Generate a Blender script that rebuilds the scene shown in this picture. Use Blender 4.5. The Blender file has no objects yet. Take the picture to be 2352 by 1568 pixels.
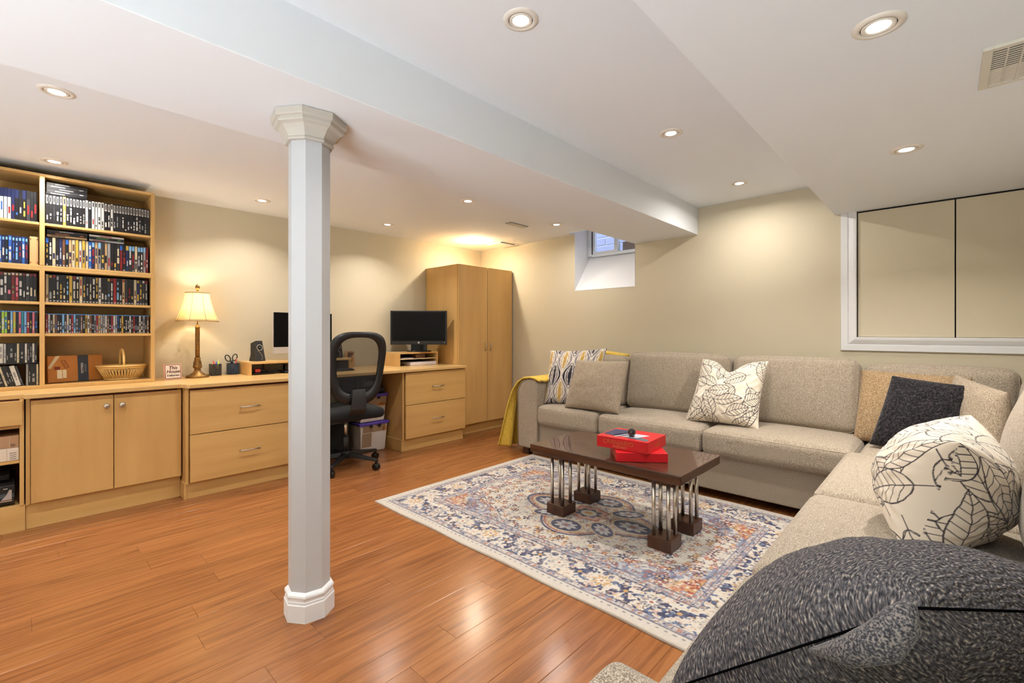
import bpy, math, random
import numpy as np
from mathutils import Vector, Matrix

SC = bpy.context.scene
COL = SC.collection
random.seed(7)
PI = math.pi

# ------------------------------------------------------------------ camera, world, exposure
F_PX, YAW, CAM_H, HORIZON = 1057.8, 43.26, 1.13, 762.5
cam_d = bpy.data.cameras.new('camera')
cam = bpy.data.objects.new('camera', cam_d)
COL.objects.link(cam)
cam.location = (0, 0, CAM_H)
cam.rotation_euler = (PI / 2, 0, math.radians(YAW))
cam_d.sensor_width = 36
cam_d.lens = F_PX / 2352 * 36
cam_d.shift_y = -(784 - HORIZON) / 2352
cam_d.clip_start = 0.02
SC.camera = cam

world = bpy.data.worlds.new('world')
SC.world = world
world.use_nodes = True
bg = world.node_tree.nodes['Background']
bg.inputs[0].default_value = (0.62, 0.76, 1.0, 1)
bg.inputs[1].default_value = 1.6

SC.view_settings.view_transform = 'Standard'
SC.view_settings.look = 'None'
SC.view_settings.gamma = 1
SC.view_settings.use_curve_mapping = False
SC.view_settings.exposure = 0.95
SC.cycles.use_denoising = True
SC.cycles.sample_clamp_indirect = 4.0
SC.cycles.max_bounces = 6
SC.cycles.diffuse_bounces = 3
SC.cycles.glossy_bounces = 3
SC.cycles.transmission_bounces = 3
SC.cycles.use_adaptive_sampling = True
SC.cycles.adaptive_threshold = 0.12
SC.cycles.adaptive_min_samples = 14
SC.cycles.caustics_reflective = False
SC.cycles.caustics_refractive = False
SC.cycles.transparent_max_bounces = 12
POT_W = 3.6                      # watts of one ceiling spot
POT_COL = (1.0, 0.95, 0.88)
FILL_W = 56.0                    # watts of one added, unseen uplighter behind the viewpoint
FILL_COL = (0.82, 0.93, 1.0)

# ------------------------------------------------------------------ room dimensions (metres)
XL, XR, YB, YF = -4.41, 0.78, 4.08, -2.6
Z_LEFT, Z_MAIN, Z_BEAM = 2.175, 2.225, 1.988
X_BEAM0, X_BEAM1, X_BULK = -2.20, -1.59, -0.589
ZC = 0.778                        # worktop height

# ------------------------------------------------------------------ materials
def lin(c):
    return tuple(((v / 255) / 12.92 if v / 255 <= 0.04045 else ((v / 255 + 0.055) / 1.055) ** 2.4) for v in c)

MATS = {}
def mat(name, rgb=None, rough=0.6, metal=0.0, spec=0.5, bump=0.0, bscale=200.0, emit=None, estr=0.0,
        noise=None, coat=0.0, sheen=0.0):
    """rgb is sRGB 0-255; noise = (scale vector, second colour, low, high) mixes a second colour in."""
    if name in MATS:
        return MATS[name]
    m = bpy.data.materials.new(name)
    m.use_nodes = True
    nt = m.node_tree
    b = nt.nodes['Principled BSDF']
    b.inputs['Base Color'].default_value = (*lin(rgb), 1)
    b.inputs['Roughness'].default_value = rough
    b.inputs['Metallic'].default_value = metal
    b.inputs['Specular IOR Level'].default_value = spec
    b.inputs['Coat Weight'].default_value = coat
    b.inputs['Sheen Weight'].default_value = sheen
    if emit:
        b.inputs['Emission Color'].default_value = (*emit, 1)
        b.inputs['Emission Strength'].default_value = estr
        m.cycles.emission_sampling = 'NONE'
    tc = nt.nodes.new('ShaderNodeTexCoord')
    if noise:
        sv, c2, lo, hi = noise
        mp = nt.nodes.new('ShaderNodeMapping'); mp.inputs['Scale'].default_value = sv
        nt.links.new(tc.outputs['Object'], mp.inputs[0])
        n = nt.nodes.new('ShaderNodeTexNoise'); n.inputs['Scale'].default_value = 1; n.inputs['Detail'].default_value = 4
        nt.links.new(mp.outputs[0], n.inputs['Vector'])
        r = nt.nodes.new('ShaderNodeMapRange'); r.inputs[1].default_value = lo; r.inputs[2].default_value = hi
        nt.links.new(n.outputs[0], r.inputs[0])
        mx = nt.nodes.new('ShaderNodeMix'); mx.data_type = 'RGBA'
        mx.inputs[6].default_value = (*lin(rgb), 1); mx.inputs[7].default_value = (*lin(c2), 1)
        nt.links.new(r.outputs[0], mx.inputs[0]); nt.links.new(mx.outputs[2], b.inputs['Base Color'])
    if bump:
        n2 = nt.nodes.new('ShaderNodeTexNoise'); n2.inputs['Scale'].default_value = bscale; n2.inputs['Detail'].default_value = 3
        nt.links.new(tc.outputs['Object'], n2.inputs['Vector'])
        bp = nt.nodes.new('ShaderNodeBump'); bp.inputs['Strength'].default_value = bump; bp.inputs['Distance'].default_value = 0.002
        nt.links.new(n2.outputs[0], bp.inputs['Height']); nt.links.new(bp.outputs[0], b.inputs['Normal'])
    MATS[name] = m
    return m

def attr_mat(name, rough=0.85, bump=0.3, bscale=500, sheen=0.2):
    m = mat(name, (200, 200, 200), rough, bump=bump, bscale=bscale, sheen=sheen, spec=0.2)
    nt = m.node_tree
    a = nt.nodes.new('ShaderNodeAttribute'); a.attribute_name = 'Col'
    nt.links.new(a.outputs['Color'], nt.nodes['Principled BSDF'].inputs['Base Color'])
    return m

def ramp(nt, stops):
    r = nt.nodes.new('ShaderNodeValToRGB')
    e = r.color_ramp.elements
    while len(e) < len(stops): e.new(0.5)
    for k, (p, c) in enumerate(stops):
        e[k].position = p; e[k].color = (*lin(c), 1)
    return r

def mat_floor():
    m = bpy.data.materials.new('laminate'); m.use_nodes = True; nt = m.node_tree; b = nt.nodes['Principled BSDF']
    tc = nt.nodes.new('ShaderNodeTexCoord'); oi = nt.nodes.new('ShaderNodeObjectInfo')
    mul = nt.nodes.new('ShaderNodeMath'); mul.operation = 'MULTIPLY'; mul.inputs[1].default_value = 37.0
    nt.links.new(oi.outputs['Random'], mul.inputs[0])
    cmb = nt.nodes.new('ShaderNodeCombineXYZ'); nt.links.new(mul.outputs[0], cmb.inputs[0]); nt.links.new(mul.outputs[0], cmb.inputs[1])
    add = nt.nodes.new('ShaderNodeVectorMath'); add.operation = 'ADD'
    nt.links.new(tc.outputs['Object'], add.inputs[0]); nt.links.new(cmb.outputs[0], add.inputs[1])
    mp = nt.nodes.new('ShaderNodeMapping'); mp.inputs['Scale'].default_value = (44, 2.4, 1); nt.links.new(add.outputs[0], mp.inputs[0])
    n = nt.nodes.new('ShaderNodeTexNoise'); n.inputs['Scale'].default_value = 1; n.inputs['Detail'].default_value = 4; n.inputs['Distortion'].default_value = 0.6
    nt.links.new(mp.outputs[0], n.inputs['Vector'])
    r = ramp(nt, [(0.25, (112, 68, 37)), (0.45, (138, 86, 48)), (0.58, (148, 95, 53)), (0.78, (156, 103, 60))])
    nt.links.new(n.outputs[0], r.inputs[0])
    mp2 = nt.nodes.new('ShaderNodeMapping'); mp2.inputs['Scale'].default_value = (150, 5, 1); nt.links.new(add.outputs[0], mp2.inputs[0])
    n2 = nt.nodes.new('ShaderNodeTexNoise'); n2.inputs['Scale'].default_value = 1; n2.inputs['Detail'].default_value = 3; nt.links.new(mp2.outputs[0], n2.inputs['Vector'])
    r2 = nt.nodes.new('ShaderNodeMapRange'); r2.inputs[1].default_value = 0.60; r2.inputs[2].default_value = 0.75; r2.inputs[4].default_value = 0.5
    nt.links.new(n2.outputs[0], r2.inputs[0])
    mx = nt.nodes.new('ShaderNodeMix'); mx.data_type = 'RGBA'; nt.links.new(r2.outputs[0], mx.inputs[0])
    nt.links.new(r.outputs[0], mx.inputs[6]); mx.inputs[7].default_value = (*lin((120, 66, 32)), 1)
    hs = nt.nodes.new('ShaderNodeHueSaturation'); nt.links.new(mx.outputs[2], hs.inputs['Color'])
    vr = nt.nodes.new('ShaderNodeMapRange'); vr.inputs[3].default_value = 0.90; vr.inputs[4].default_value = 1.08
    nt.links.new(oi.outputs['Random'], vr.inputs[0]); nt.links.new(vr.outputs[0], hs.inputs['Value'])
    nt.links.new(hs.outputs[0], b.inputs['Base Color'])
    b.inputs['Roughness'].default_value = 0.22; b.inputs['Specular IOR Level'].default_value = 0.42
    return m

def mat_tweed(name, c1, c2, c3, scale=330.0, bump=0.5, contrast=0.12):
    if name in MATS: return MATS[name]
    m = bpy.data.materials.new(name); m.use_nodes = True; nt = m.node_tree; b = nt.nodes['Principled BSDF']
    tc = nt.nodes.new('ShaderNodeTexCoord')
    n = nt.nodes.new('ShaderNodeTexNoise'); n.inputs['Scale'].default_value = scale; n.inputs['Detail'].default_value = 2
    nt.links.new(tc.outputs['Object'], n.inputs['Vector'])
    r = ramp(nt, [(0.5 - contrast, c1), (0.5, c2), (0.5 + contrast, c3)]); nt.links.new(n.outputs[0], r.inputs[0])
    nt.links.new(r.outputs[0], b.inputs['Base Color'])
    b.inputs['Roughness'].default_value = 0.9; b.inputs['Specular IOR Level'].default_value = 0.15; b.inputs['Sheen Weight'].default_value = 0.15
    n3 = nt.nodes.new('ShaderNodeTexNoise'); n3.inputs['Scale'].default_value = 14; n3.inputs['Detail'].default_value = 1
    nt.links.new(tc.outputs['Object'], n3.inputs['Vector'])
    b0 = nt.nodes.new('ShaderNodeBump'); b0.inputs['Strength'].default_value = 0.35; b0.inputs['Distance'].default_value = 0.01
    nt.links.new(n3.outputs[0], b0.inputs['Height'])
    bp = nt.nodes.new('ShaderNodeBump'); bp.inputs['Strength'].default_value = bump; bp.inputs['Distance'].default_value = 0.0015
    nt.links.new(n.outputs[0], bp.inputs['Height']); nt.links.new(b0.outputs[0], bp.inputs['Normal']); nt.links.new(bp.outputs[0], b.inputs['Normal'])
    MATS[name] = m
    return m

def mat_rib(name):
    """dark blue-grey ribbed knit: wavy rows in the pillow's own u,v with pale flecks"""
    m = bpy.data.materials.new(name); m.use_nodes = True; nt = m.node_tree; b = nt.nodes['Principled BSDF']
    uv = nt.nodes.new('ShaderNodeUVMap')
    nz = nt.nodes.new('ShaderNodeTexNoise'); nz.inputs['Scale'].default_value = 8; nz.inputs['Detail'].default_value = 2
    nt.links.new(uv.outputs[0], nz.inputs['Vector'])
    mxv = nt.nodes.new('ShaderNodeVectorMath'); mxv.operation = 'MULTIPLY_ADD'; mxv.inputs[1].default_value = (0.05, 0.05, 0)
    nt.links.new(nz.outputs['Color'], mxv.inputs[0]); nt.links.new(uv.outputs[0], mxv.inputs[2])
    mp = nt.nodes.new('ShaderNodeMapping'); mp.inputs['Scale'].default_value = (110, 300, 1); nt.links.new(mxv.outputs[0], mp.inputs[0])
    n = nt.nodes.new('ShaderNodeTexNoise'); n.inputs['Scale'].default_value = 1; n.inputs['Detail'].default_value = 3; nt.links.new(mp.outputs[0], n.inputs['Vector'])
    w = nt.nodes.new('ShaderNodeTexWave'); w.bands_direction = 'Y'; w.inputs['Scale'].default_value = 26; w.inputs['Distortion'].default_value = 2.5
    w.inputs['Detail'].default_value = 2; nt.links.new(mxv.outputs[0], w.inputs['Vector'])
    r = ramp(nt, [(0.34, (46, 45, 50)), (0.50, (86, 84, 88)), (0.60, (122, 116, 115)), (0.70, (188, 176, 160))]); nt.links.new(n.outputs[0], r.inputs[0])
    nt.links.new(r.outputs[0], b.inputs['Base Color'])
    b.inputs['Roughness'].default_value = 0.95; b.inputs['Specular IOR Level'].default_value = 0.1
    b1 = nt.nodes.new('ShaderNodeBump'); b1.inputs['Strength'].default_value = 0.55; b1.inputs['Distance'].default_value = 0.004
    nt.links.new(w.outputs[0], b1.inputs['Height'])
    b2 = nt.nodes.new('ShaderNodeBump'); b2.inputs['Strength'].default_value = 0.7; b2.inputs['Distance'].default_value = 0.002
    nt.links.new(n.outputs[0], b2.inputs['Height']); nt.links.new(b1.outputs[0], b2.inputs['Normal']); nt.links.new(b2.outputs[0], b.inputs['Normal'])
    return m

def mat_clear(name, rgb, alpha, rough=0.4):
    m = bpy.data.materials.new(name); m.use_nodes = True; nt = m.node_tree; b = nt.nodes['Principled BSDF']
    b.inputs['Base Color'].default_value = (*lin(rgb), 1); b.inputs['Roughness'].default_value = rough
    t = nt.nodes.new('ShaderNodeBsdfTransparent'); mx = nt.nodes.new('ShaderNodeMixShader'); mx.inputs[0].default_value = alpha
    nt.links.new(t.outputs[0], mx.inputs[1]); nt.links.new(b.outputs[0], mx.inputs[2])
    nt.links.new(mx.outputs[0], nt.nodes['Material Output'].inputs[0])
    return m

WALL = mat('wall_paint', (205, 195, 171), 0.85, spec=0.2)
CEIL = mat('ceiling_paint', (231, 234, 238), 0.9, spec=0.2)
WHITE = mat('white_trim_paint', (228, 229, 231), 0.4)
POSTW = mat('white_column_paint', (192, 192, 194), 0.5)
MAPLE = mat('maple_vertical', (212, 171, 108), 0.38, noise=((7, 7, 0.9), (199, 156, 95), 0.38, 0.66))
MAPLEH = mat('maple_horizontal', (212, 171, 108), 0.38, noise=((9, 0.9, 12), (201, 158, 96), 0.38, 0.66))
MAPLETOP = mat('maple_worktop', (216, 178, 118), 0.33, noise=((9, 0.9, 12), (206, 166, 106), 0.38, 0.66), coat=0.2)
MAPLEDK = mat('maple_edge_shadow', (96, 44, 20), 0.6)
DARKGAP = mat('dark_gap', (12, 10, 9), 0.8)
BLACK = mat('black_plastic', (22, 22, 24), 0.45)
BLACKG = mat('black_gloss', (8, 8, 10), 0.12)
BLACKM = mat('black_matt', (18, 18, 19), 0.8)
GREY = mat('grey_plastic', (92, 92, 96), 0.5)
SILVER = mat('brushed_silver', (206, 204, 200), 0.3, metal=1.0)
CHROME = mat('chrome', (220, 216, 208), 0.28, metal=1.0)
NICKEL = mat('satin_nickel', (196, 192, 186), 0.35, metal=1.0)
WHITEP = mat('white_plastic', (232, 230, 232), 0.5)
TWEED = mat_tweed('sofa_tweed', (118, 105, 90), (158, 144, 127), (192, 179, 160), scale=360.0, bump=0.45)
ESPRESSO = mat('espresso_wood', (56, 33, 23), 0.26, noise=((2.2, 30, 30), (80, 48, 32), 0.35, 0.7), coat=0.5)
ESPRESSOK = mat('espresso_block', (58, 32, 21), 0.3, noise=((20, 20, 5), (78, 44, 28), 0.35, 0.7), coat=0.2)
RED = mat('game_box_red', (196, 24, 34), 0.35)
GOLD = mat('gold_print', (206, 150, 74), 0.5)
NAVY = mat('navy_print', (44, 48, 82), 0.4)
FLOORM = mat_floor()

# ------------------------------------------------------------------ mesh helpers
class MB:
    def __init__(s):
        s.v = []; s.f = []; s.m = []; s.sm = []; s.T = None
    def pt(s, p):
        s.v.append(tuple(s.T(p)) if s.T else tuple(p)); return len(s.v) - 1
    def face(s, idx, mi=0, smooth=False):
        s.f.append(tuple(idx)); s.m.append(mi); s.sm.append(smooth)
    def poly(s, pts, mi=0, smooth=False):
        s.face([s.pt(p) for p in pts], mi, smooth); return s
    def box(s, x0, x1, y0, y1, z0, z1, mi=0):
        i = [s.pt((x, y, z)) for z in (z0, z1) for y in (y0, y1) for x in (x0, x1)]
        for q in ((0, 2, 3, 1), (4, 5, 7, 6), (0, 1, 5, 4), (2, 6, 7, 3), (0, 4, 6, 2), (1, 3, 7, 5)):
            s.face([i[k] for k in q], mi)
        return s
    def prism(s, poly, z0, z1, mi=0, ax='z', smooth=False):
        """polygon extruded along ax; poly given in the other two axes in xyz order"""
        def P(a, b, c): return {'z': (a, b, c), 'x': (c, a, b), 'y': (a, c, b)}[ax]
        n = len(poly)
        a = [s.pt(P(p[0], p[1], z0)) for p in poly]; b = [s.pt(P(p[0], p[1], z1)) for p in poly]
        for k in range(n):
            s.face((a[k], a[(k + 1) % n], b[(k + 1) % n], b[k]), mi, smooth)
        s.face(a[::-1], mi); s.face(b, mi)
        return s
    def lathe(s, prof, c=(0, 0, 0), n=24, mi=0, smooth=True, rot0=0.0, cap=True):
        rings = []
        for r, z in prof:
            rings.append([s.pt((c[0] + r * math.cos(rot0 + 2 * PI * k / n), c[1] + r * math.sin(rot0 + 2 * PI * k / n), c[2] + z)) for k in range(n)])
        for a, b in zip(rings, rings[1:]):
            for k in range(n):
                s.face((a[k], a[(k + 1) % n], b[(k + 1) % n], b[k]), mi, smooth)
        if cap:
            s.face(rings[0][::-1], mi); s.face(rings[-1], mi)
        return s
    def tube(s, pts, r, n=8, mi=0, closed=False, smooth=True):
        P = [Vector(p) for p in pts]; m = len(P); rings = []
        rs = r if isinstance(r, (list, tuple)) else [r] * m
        up = None
        for k in range(m):
            if closed: t = P[(k + 1) % m] - P[k - 1]
            else: t = P[min(k + 1, m - 1)] - P[max(k - 1, 0)]
            if t.length < 1e-9: t = Vector((0, 0, 1))
            t.normalize()
            if up is None:
                up = Vector((0, 0, 1)) if abs(t.z) < 0.9 else Vector((1, 0, 0))
            a = t.cross(up)
            if a.length < 1e-6: a = t.cross(Vector((0, 1, 0.3)))
            a.normalize(); b = a.cross(t).normalized(); up = b
            rings.append([s.pt(P[k] + (a * math.cos(2 * PI * j / n) + b * math.sin(2 * PI * j / n)) * rs[k]) for j in range(n)])
        for k in range(m if closed else m - 1):
            a, b = rings[k], rings[(k + 1) % m]
            for j in range(n):
                s.face((a[j], a[(j + 1) % n], b[(j + 1) % n], b[j]), mi, smooth)
        if not closed:
            s.face(rings[0][::-1], mi); s.face(rings[-1], mi)
        return s
    def sphere(s, c, r, n=20, mi=0, sc=(1, 1, 1)):
        m = n // 2
        rings = [[s.pt((c[0] + sc[0] * r * math.sin(PI * i / m) * math.cos(2 * PI * k / n), c[1] + sc[1] * r * math.sin(PI * i / m) * math.sin(2 * PI * k / n),
                        c[2] - sc[2] * r * math.cos(PI * i / m))) for k in range(n)] for i in range(1, m)]
        a0 = s.pt((c[0], c[1], c[2] - sc[2] * r)); a1 = s.pt((c[0], c[1], c[2] + sc[2] * r))
        for k in range(n):
            s.face((a0, rings[0][(k + 1) % n], rings[0][k]), mi, True); s.face((a1, rings[-1][k], rings[-1][(k + 1) % n]), mi, True)
        for a, b in zip(rings, rings[1:]):
            for k in range(n): s.face((a[k], a[(k + 1) % n], b[(k + 1) % n], b[k]), mi, True)
        return s
    def rbox(s, c, h, r, mi=0, puff=(0, 0, 0), nmid=7, narc=4, T=None, sag=0.0):
        """rounded, slightly puffed cushion block; c centre, h half sizes"""
        def axis(hh):
            a = [-hh + r * (1 - math.cos(PI / 2 * k / narc)) for k in range(narc)]
            a += list(np.linspace(-(hh - r), hh - r, nmid))
            return a + [-x for x in a[:narc]][::-1]
        ax = [axis(x) for x in h]; cache = {}
        def vert(p):
            key = tuple(round(x, 5) for x in p)
            if key in cache: return cache[key]
            q = [max(-(h[i] - r), min(h[i] - r, p[i])) for i in range(3)]
            d = [p[i] - q[i] for i in range(3)]; L = math.sqrt(sum(x * x for x in d)) or 1
            o = [q[i] + d[i] / L * r if L else q[i] for i in range(3)]
            n = [p[i] / h[i] for i in range(3)]
            for i in range(3):
                j, k = (i + 1) % 3, (i + 2) % 3
                o[i] += puff[i] * n[i] * (1 - n[j] ** 2) * (1 - n[k] ** 2)
            o = [o[i] + c[i] for i in range(3)]
            if T: o = T(o)
            cache[key] = s.pt(o); return cache[key]
        for i in range(3):
            j, k = (i + 1) % 3, (i + 2) % 3
            for sg in (-1, 1):
                for a in range(len(ax[j]) - 1):
                    for b in range(len(ax[k]) - 1):
                        quad = []
                        for (aa, bb) in ((a, b), (a + 1, b), (a + 1, b + 1), (a, b + 1)):
                            p = [0, 0, 0]; p[i] = sg * h[i]; p[j] = ax[j][aa]; p[k] = ax[k][bb]; quad.append(vert(p))
                        s.face(quad if sg > 0 else quad[::-1], mi, True)
        return s
    def build(s, name, mats, parent=None, bevel=0.0, seg=2, loc=None, smooth_angle=None):
        if not isinstance(mats, (list, tuple)): mats = [mats]
        off = world_loc(parent) if parent else Vector(loc or (0, 0, 0))
        me = bpy.data.meshes.new(name)
        me.from_pydata([(x - off.x, y - off.y, z - off.z) for x, y, z in s.v], [], s.f)
        for m_ in mats: me.materials.append(m_)
        me.polygons.foreach_set('material_index', s.m); me.polygons.foreach_set('use_smooth', s.sm)
        me.update()
        return link(name, me, parent, loc, bevel, seg)

def world_loc(o):
    v = Vector((0, 0, 0))
    while o is not None:
        v += o.location; o = o.parent
    return v

def link(name, me, parent=None, loc=None, bevel=0.0, seg=2):
    o = bpy.data.objects.new(name, me); COL.objects.link(o)
    if parent: o.parent = parent
    elif loc: o.location = loc
    if bevel:
        b = o.modifiers.new('bevel', 'BEVEL'); b.width = bevel; b.segments = seg; b.limit_method = 'ANGLE'; b.angle_limit = math.radians(40)
        b.harden_normals = False
    return o

def tag(o, label=None, cat=None, group=None, kind=None):
    if label: o['label'] = label
    if cat: o['category'] = cat
    if group: o['group'] = group
    if kind: o['kind'] = kind
    return o

def thing(name, label, cat, loc, group=None, kind=None):
    o = bpy.data.objects.new(name, None); COL.objects.link(o); o.location = loc; o.empty_display_size = 0.05
    return tag(o, label, cat, group, kind)

def box(name, m, parent, x0, x1, y0, y1, z0, z1, bevel=0.0015, loc=None):
    return MB().box(x0, x1, y0, y1, z0, z1).build(name, m, parent, bevel, loc=loc)

def frame(o, ux, uy, uz=None):
    """local (a,b,c) -> o + a*ux + b*uy + c*uz, unit axes"""
    o = Vector(o); ux = Vector(ux).normalized(); uy = Vector(uy).normalized(); uz = Vector(uz).normalized() if uz else ux.cross(uy)
    return lambda p: o + ux * p[0] + uy * p[1] + uz * p[2]

def rotz(c, deg):
    a = math.radians(deg); ca, sa = math.cos(a), math.sin(a)
    return lambda p: (c[0] + p[0] * ca - p[1] * sa, c[1] + p[0] * sa + p[1] * ca, c[2] + p[2])

def lettering(text, size, T, m, parent, name='lettering', shear=0.0, bold=0.0, depth=0.0004):
    cu = bpy.data.curves.new('tmp', 'FONT'); cu.body = text; cu.size = size; cu.align_x = 'CENTER'; cu.align_y = 'CENTER'
    cu.extrude = depth; cu.shear = shear; cu.offset = bold; cu.resolution_u = 3
    o = bpy.data.objects.new('tmp', cu); COL.objects.link(o)
    me = bpy.data.meshes.new_from_object(o)
    COL.objects.unlink(o); bpy.data.objects.remove(o); bpy.data.curves.remove(cu)
    off = world_loc(parent)
    for v in me.vertices: v.co = Vector(T(v.co)) - off
    me.materials.clear(); me.materials.append(m); me.name = name
    return link(name, me, parent)

# ------------------------------------------------------------------ the setting
fl = MB().box(XL - 0.1, XR + 0.1, YF - 0.1, YB + 0.1, -0.06, -0.0125).build('floor', mat('floor_joint', (70, 36, 18), 0.7))
tag(fl, 'orange-brown laminate floor of narrow planks', kind='structure')
PW, PL = 0.12, 1.22
def plank_mesh():
    mb = MB(); c = 0.0009; w, l, t = PW / 2 - 0.0002, PL / 2 - 0.0002, 0.012
    a = [mb.pt(p) for p in ((-w, -l, -t), (w, -l, -t), (w, l, -t), (-w, l, -t))]
    b = [mb.pt(p) for p in ((-w, -l, -c), (w, -l, -c), (w, l, -c), (-w, l, -c))]
    d = [mb.pt(p) for p in ((-w + c, -l + c, 0), (w - c, -l + c, 0), (w - c, l - c, 0), (-w + c, l - c, 0))]
    for k in range(4):
        mb.face((a[k], a[(k + 1) % 4], b[(k + 1) % 4], b[k])); mb.face((b[k], b[(k + 1) % 4], d[(k + 1) % 4], d[k]))
    mb.face(d); mb.face(a[::-1])
    me = bpy.data.meshes.new('plank'); me.from_pydata(mb.v, [], mb.f); me.materials.append(FLOORM); return me
PM = plank_mesh()
rng = random.Random(3)
x = -1.975 - 0.06 - 30 * PW
row = 0
# planks run along the cabinets; joints staggered row by row
while x < XR + 0.06:
    if x > XL - PW:
        off = {30: 0.447 - PL * 0.5}.get(row, rng.random() * PL)
        y = YF - PL + (off % PL)
        if row == 30: y = 0.447 - PL * 3
        while y < YB:
            y0, y1 = max(y, YF - 0.05), min(y + PL, YB + 0.05)
            if y1 - y0 > 0.02:
                o = bpy.data.objects.new('plank', PM); COL.objects.link(o); o.parent = fl
                o.location = (x + PW / 2, (y0 + y1) / 2, 0); o.scale = (1, (y1 - y0) / PL, 1)
            y += PL
    x += PW; row += 1

wl = MB().box(XL - 0.12, XL, YF - 0.1, YB + 0.1, 0, 2.35).build('wall_left', WALL); tag(wl, 'beige painted wall behind the desk', kind='structure')
wr = MB().box(XR, XR + 0.12, YF - 0.1, YB + 0.1, 0, 2.35).build('wall_right', WALL); tag(wr, 'beige painted wall behind the sofa', kind='structure')
wf = MB().box(XL - 0.1, XR + 0.1, YF - 0.12, YF, 0, 2.35).build('wall_front', WALL); tag(wf, 'beige painted wall behind the viewpoint', kind='structure')
# back wall with the window niche cut out
NX0, NX1, NZ0, NY1 = -2.909, -2.196, 1.575, YB + 0.30
wb = MB()
wb.box(XL - 0.1, NX0, YB, YB + 0.34, 0, 2.35).box(NX1, XR + 0.1, YB, YB + 0.34, 0, 2.35).box(NX0, NX1, YB, YB + 0.34, 0, NZ0)
wb.box(NX0, NX1, YB, YB + 0.34, 2.32, 2.5)
wb = wb.build('wall_back', WALL); tag(wb, 'beige painted wall behind the long sofa', kind='structure')
NW = mat('niche_white', (236, 236, 238), 0.6)
nb = MB()   # sloped sill and reveals of the niche, thin plaster lining
nb.poly([(NX0, YB - 0.002, NZ0), (NX1, YB - 0.002, NZ0), (NX1, NY1, 1.975), (NX0, NY1, 1.975)])
nb.poly([(NX0 + 0.001, YB - 0.002, NZ0), (NX0 + 0.001, NY1, 1.975), (NX0 + 0.001, NY1, 2.32), (NX0 + 0.001, YB - 0.002, 2.32)])
nb.poly([(NX1 - 0.001, YB - 0.002, NZ0), (NX1 - 0.001, YB - 0.002, 2.32), (NX1 - 0.001, NY1, 2.32), (NX1 - 0.001, NY1, 1.975)])
nb.poly([(NX0, YB - 0.002, 2.319), (NX0, NY1, 2.319), (NX1, NY1, 2.319), (NX1, YB - 0.002, 2.319)])
nb.box(NX0, NX1, NY1 - 0.01, NY1 + 0.03, 1.6, 1.975)
tag(nb.build('trim_niche', NW), 'white sloped sill and reveals of the window niche', kind='structure')

# ceilings, beam and bulkhead
c1 = MB().box(XL - 0.1, X_BEAM0 + 0.01, YF - 0.1, YB - 0.12, Z_LEFT, 2.42)
c1.box(XL - 0.1, NX0, YB - 0.12, YB + 0.3, Z_LEFT, 2.42)
c1.poly([(NX0, YB - 0.12, Z_LEFT), (NX0, YB, 2.32), (X_BEAM0 + 0.01, YB, 2.32), (X_BEAM0 + 0.01, YB - 0.12, Z_LEFT)])
c1.poly([(NX0 - 0.02, YB - 0.12, Z_LEFT), (NX0, YB - 0.12, Z_LEFT), (NX0, YB, 2.32), (NX0 - 0.02, YB, 2.32)])
tag(c1.build('ceiling_left', CEIL), 'lower white ceiling over the desk side', kind='structure')
tag(MB().box(X_BEAM1 - 0.01, X_BULK + 0.01, YF - 0.1, YB + 0.1, Z_MAIN, 2.42).build('ceiling', CEIL), 'white ceiling between beam and bulkhead', kind='structure')
tag(MB().box(X_BEAM0, X_BEAM1, YF - 0.1, YB + 0.02, Z_BEAM, 2.42).build('ceiling_beam', CEIL, bevel=0.003), 'boxed white ceiling beam carried by the column', kind='structure')
tag(MB().box(X_BULK, XR + 0.1, YF - 0.1, YB + 0.02, Z_BEAM - 0.002, 2.42).build('ceiling_bulkhead', CEIL, bevel=0.003), 'dropped white ceiling over the right sofa section', kind='structure')

# window in the niche
wn = thing('window_1', 'small white basement window in the deep niche', None, (-2.55, NY1, 1.9), kind='structure')
WFRM = mat('window_vinyl', (222, 228, 236), 0.4)
y0, y1 = NY1 - 0.055, NY1 - 0.012
fr = MB()
fr.box(NX0 + 0.002, NX0 + 0.055, y0, y1, 1.970, 2.318).box(NX1 - 0.045, NX1 - 0.002, y0, y1, 1.970, 2.318).box(NX0 + 0.05, NX1 - 0.04, y0, y1, 1.960, 1.990).box(NX0 + 0.05, NX1 - 0.04, y0, y1, 2.29, 2.318)
fr.build('window_frame', WFRM, wn, 0.004)
MB().box(NX0 + 0.055, NX0 + 0.064, y0 - 0.006, y1, 1.987, 2.29).build('gasket', mat('gasket', (40, 46, 56), 0.6), wn)
sa = MB().box(NX0 + 0.064, NX0 + 0.095, y0, y1, 1.990, 2.29).box(-2.575, -2.545, y0, y1, 1.990, 2.29).box(NX0 + 0.09, -2.57, y0, y1, 1.990, 2.012)
sa.build('sash', WFRM, wn, 0.003)
MB().box(-2.545, -2.525, y0 - 0.012, y1, 1.980, 2.30).build('mullion', WFRM, wn, 0.003)
GLASS = mat_clear('window_glass', (235, 242, 250), 0.06, 0.02)
MB().box(NX0 + 0.09, -2.57, NY1 - 0.036, NY1 - 0.033, 2.005, 2.29).build('pane', GLASS, wn)
MB().box(-2.52, NX1 - 0.045, NY1 - 0.036, NY1 - 0.033, 1.990, 2.29).build('pane', GLASS, wn)
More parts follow.
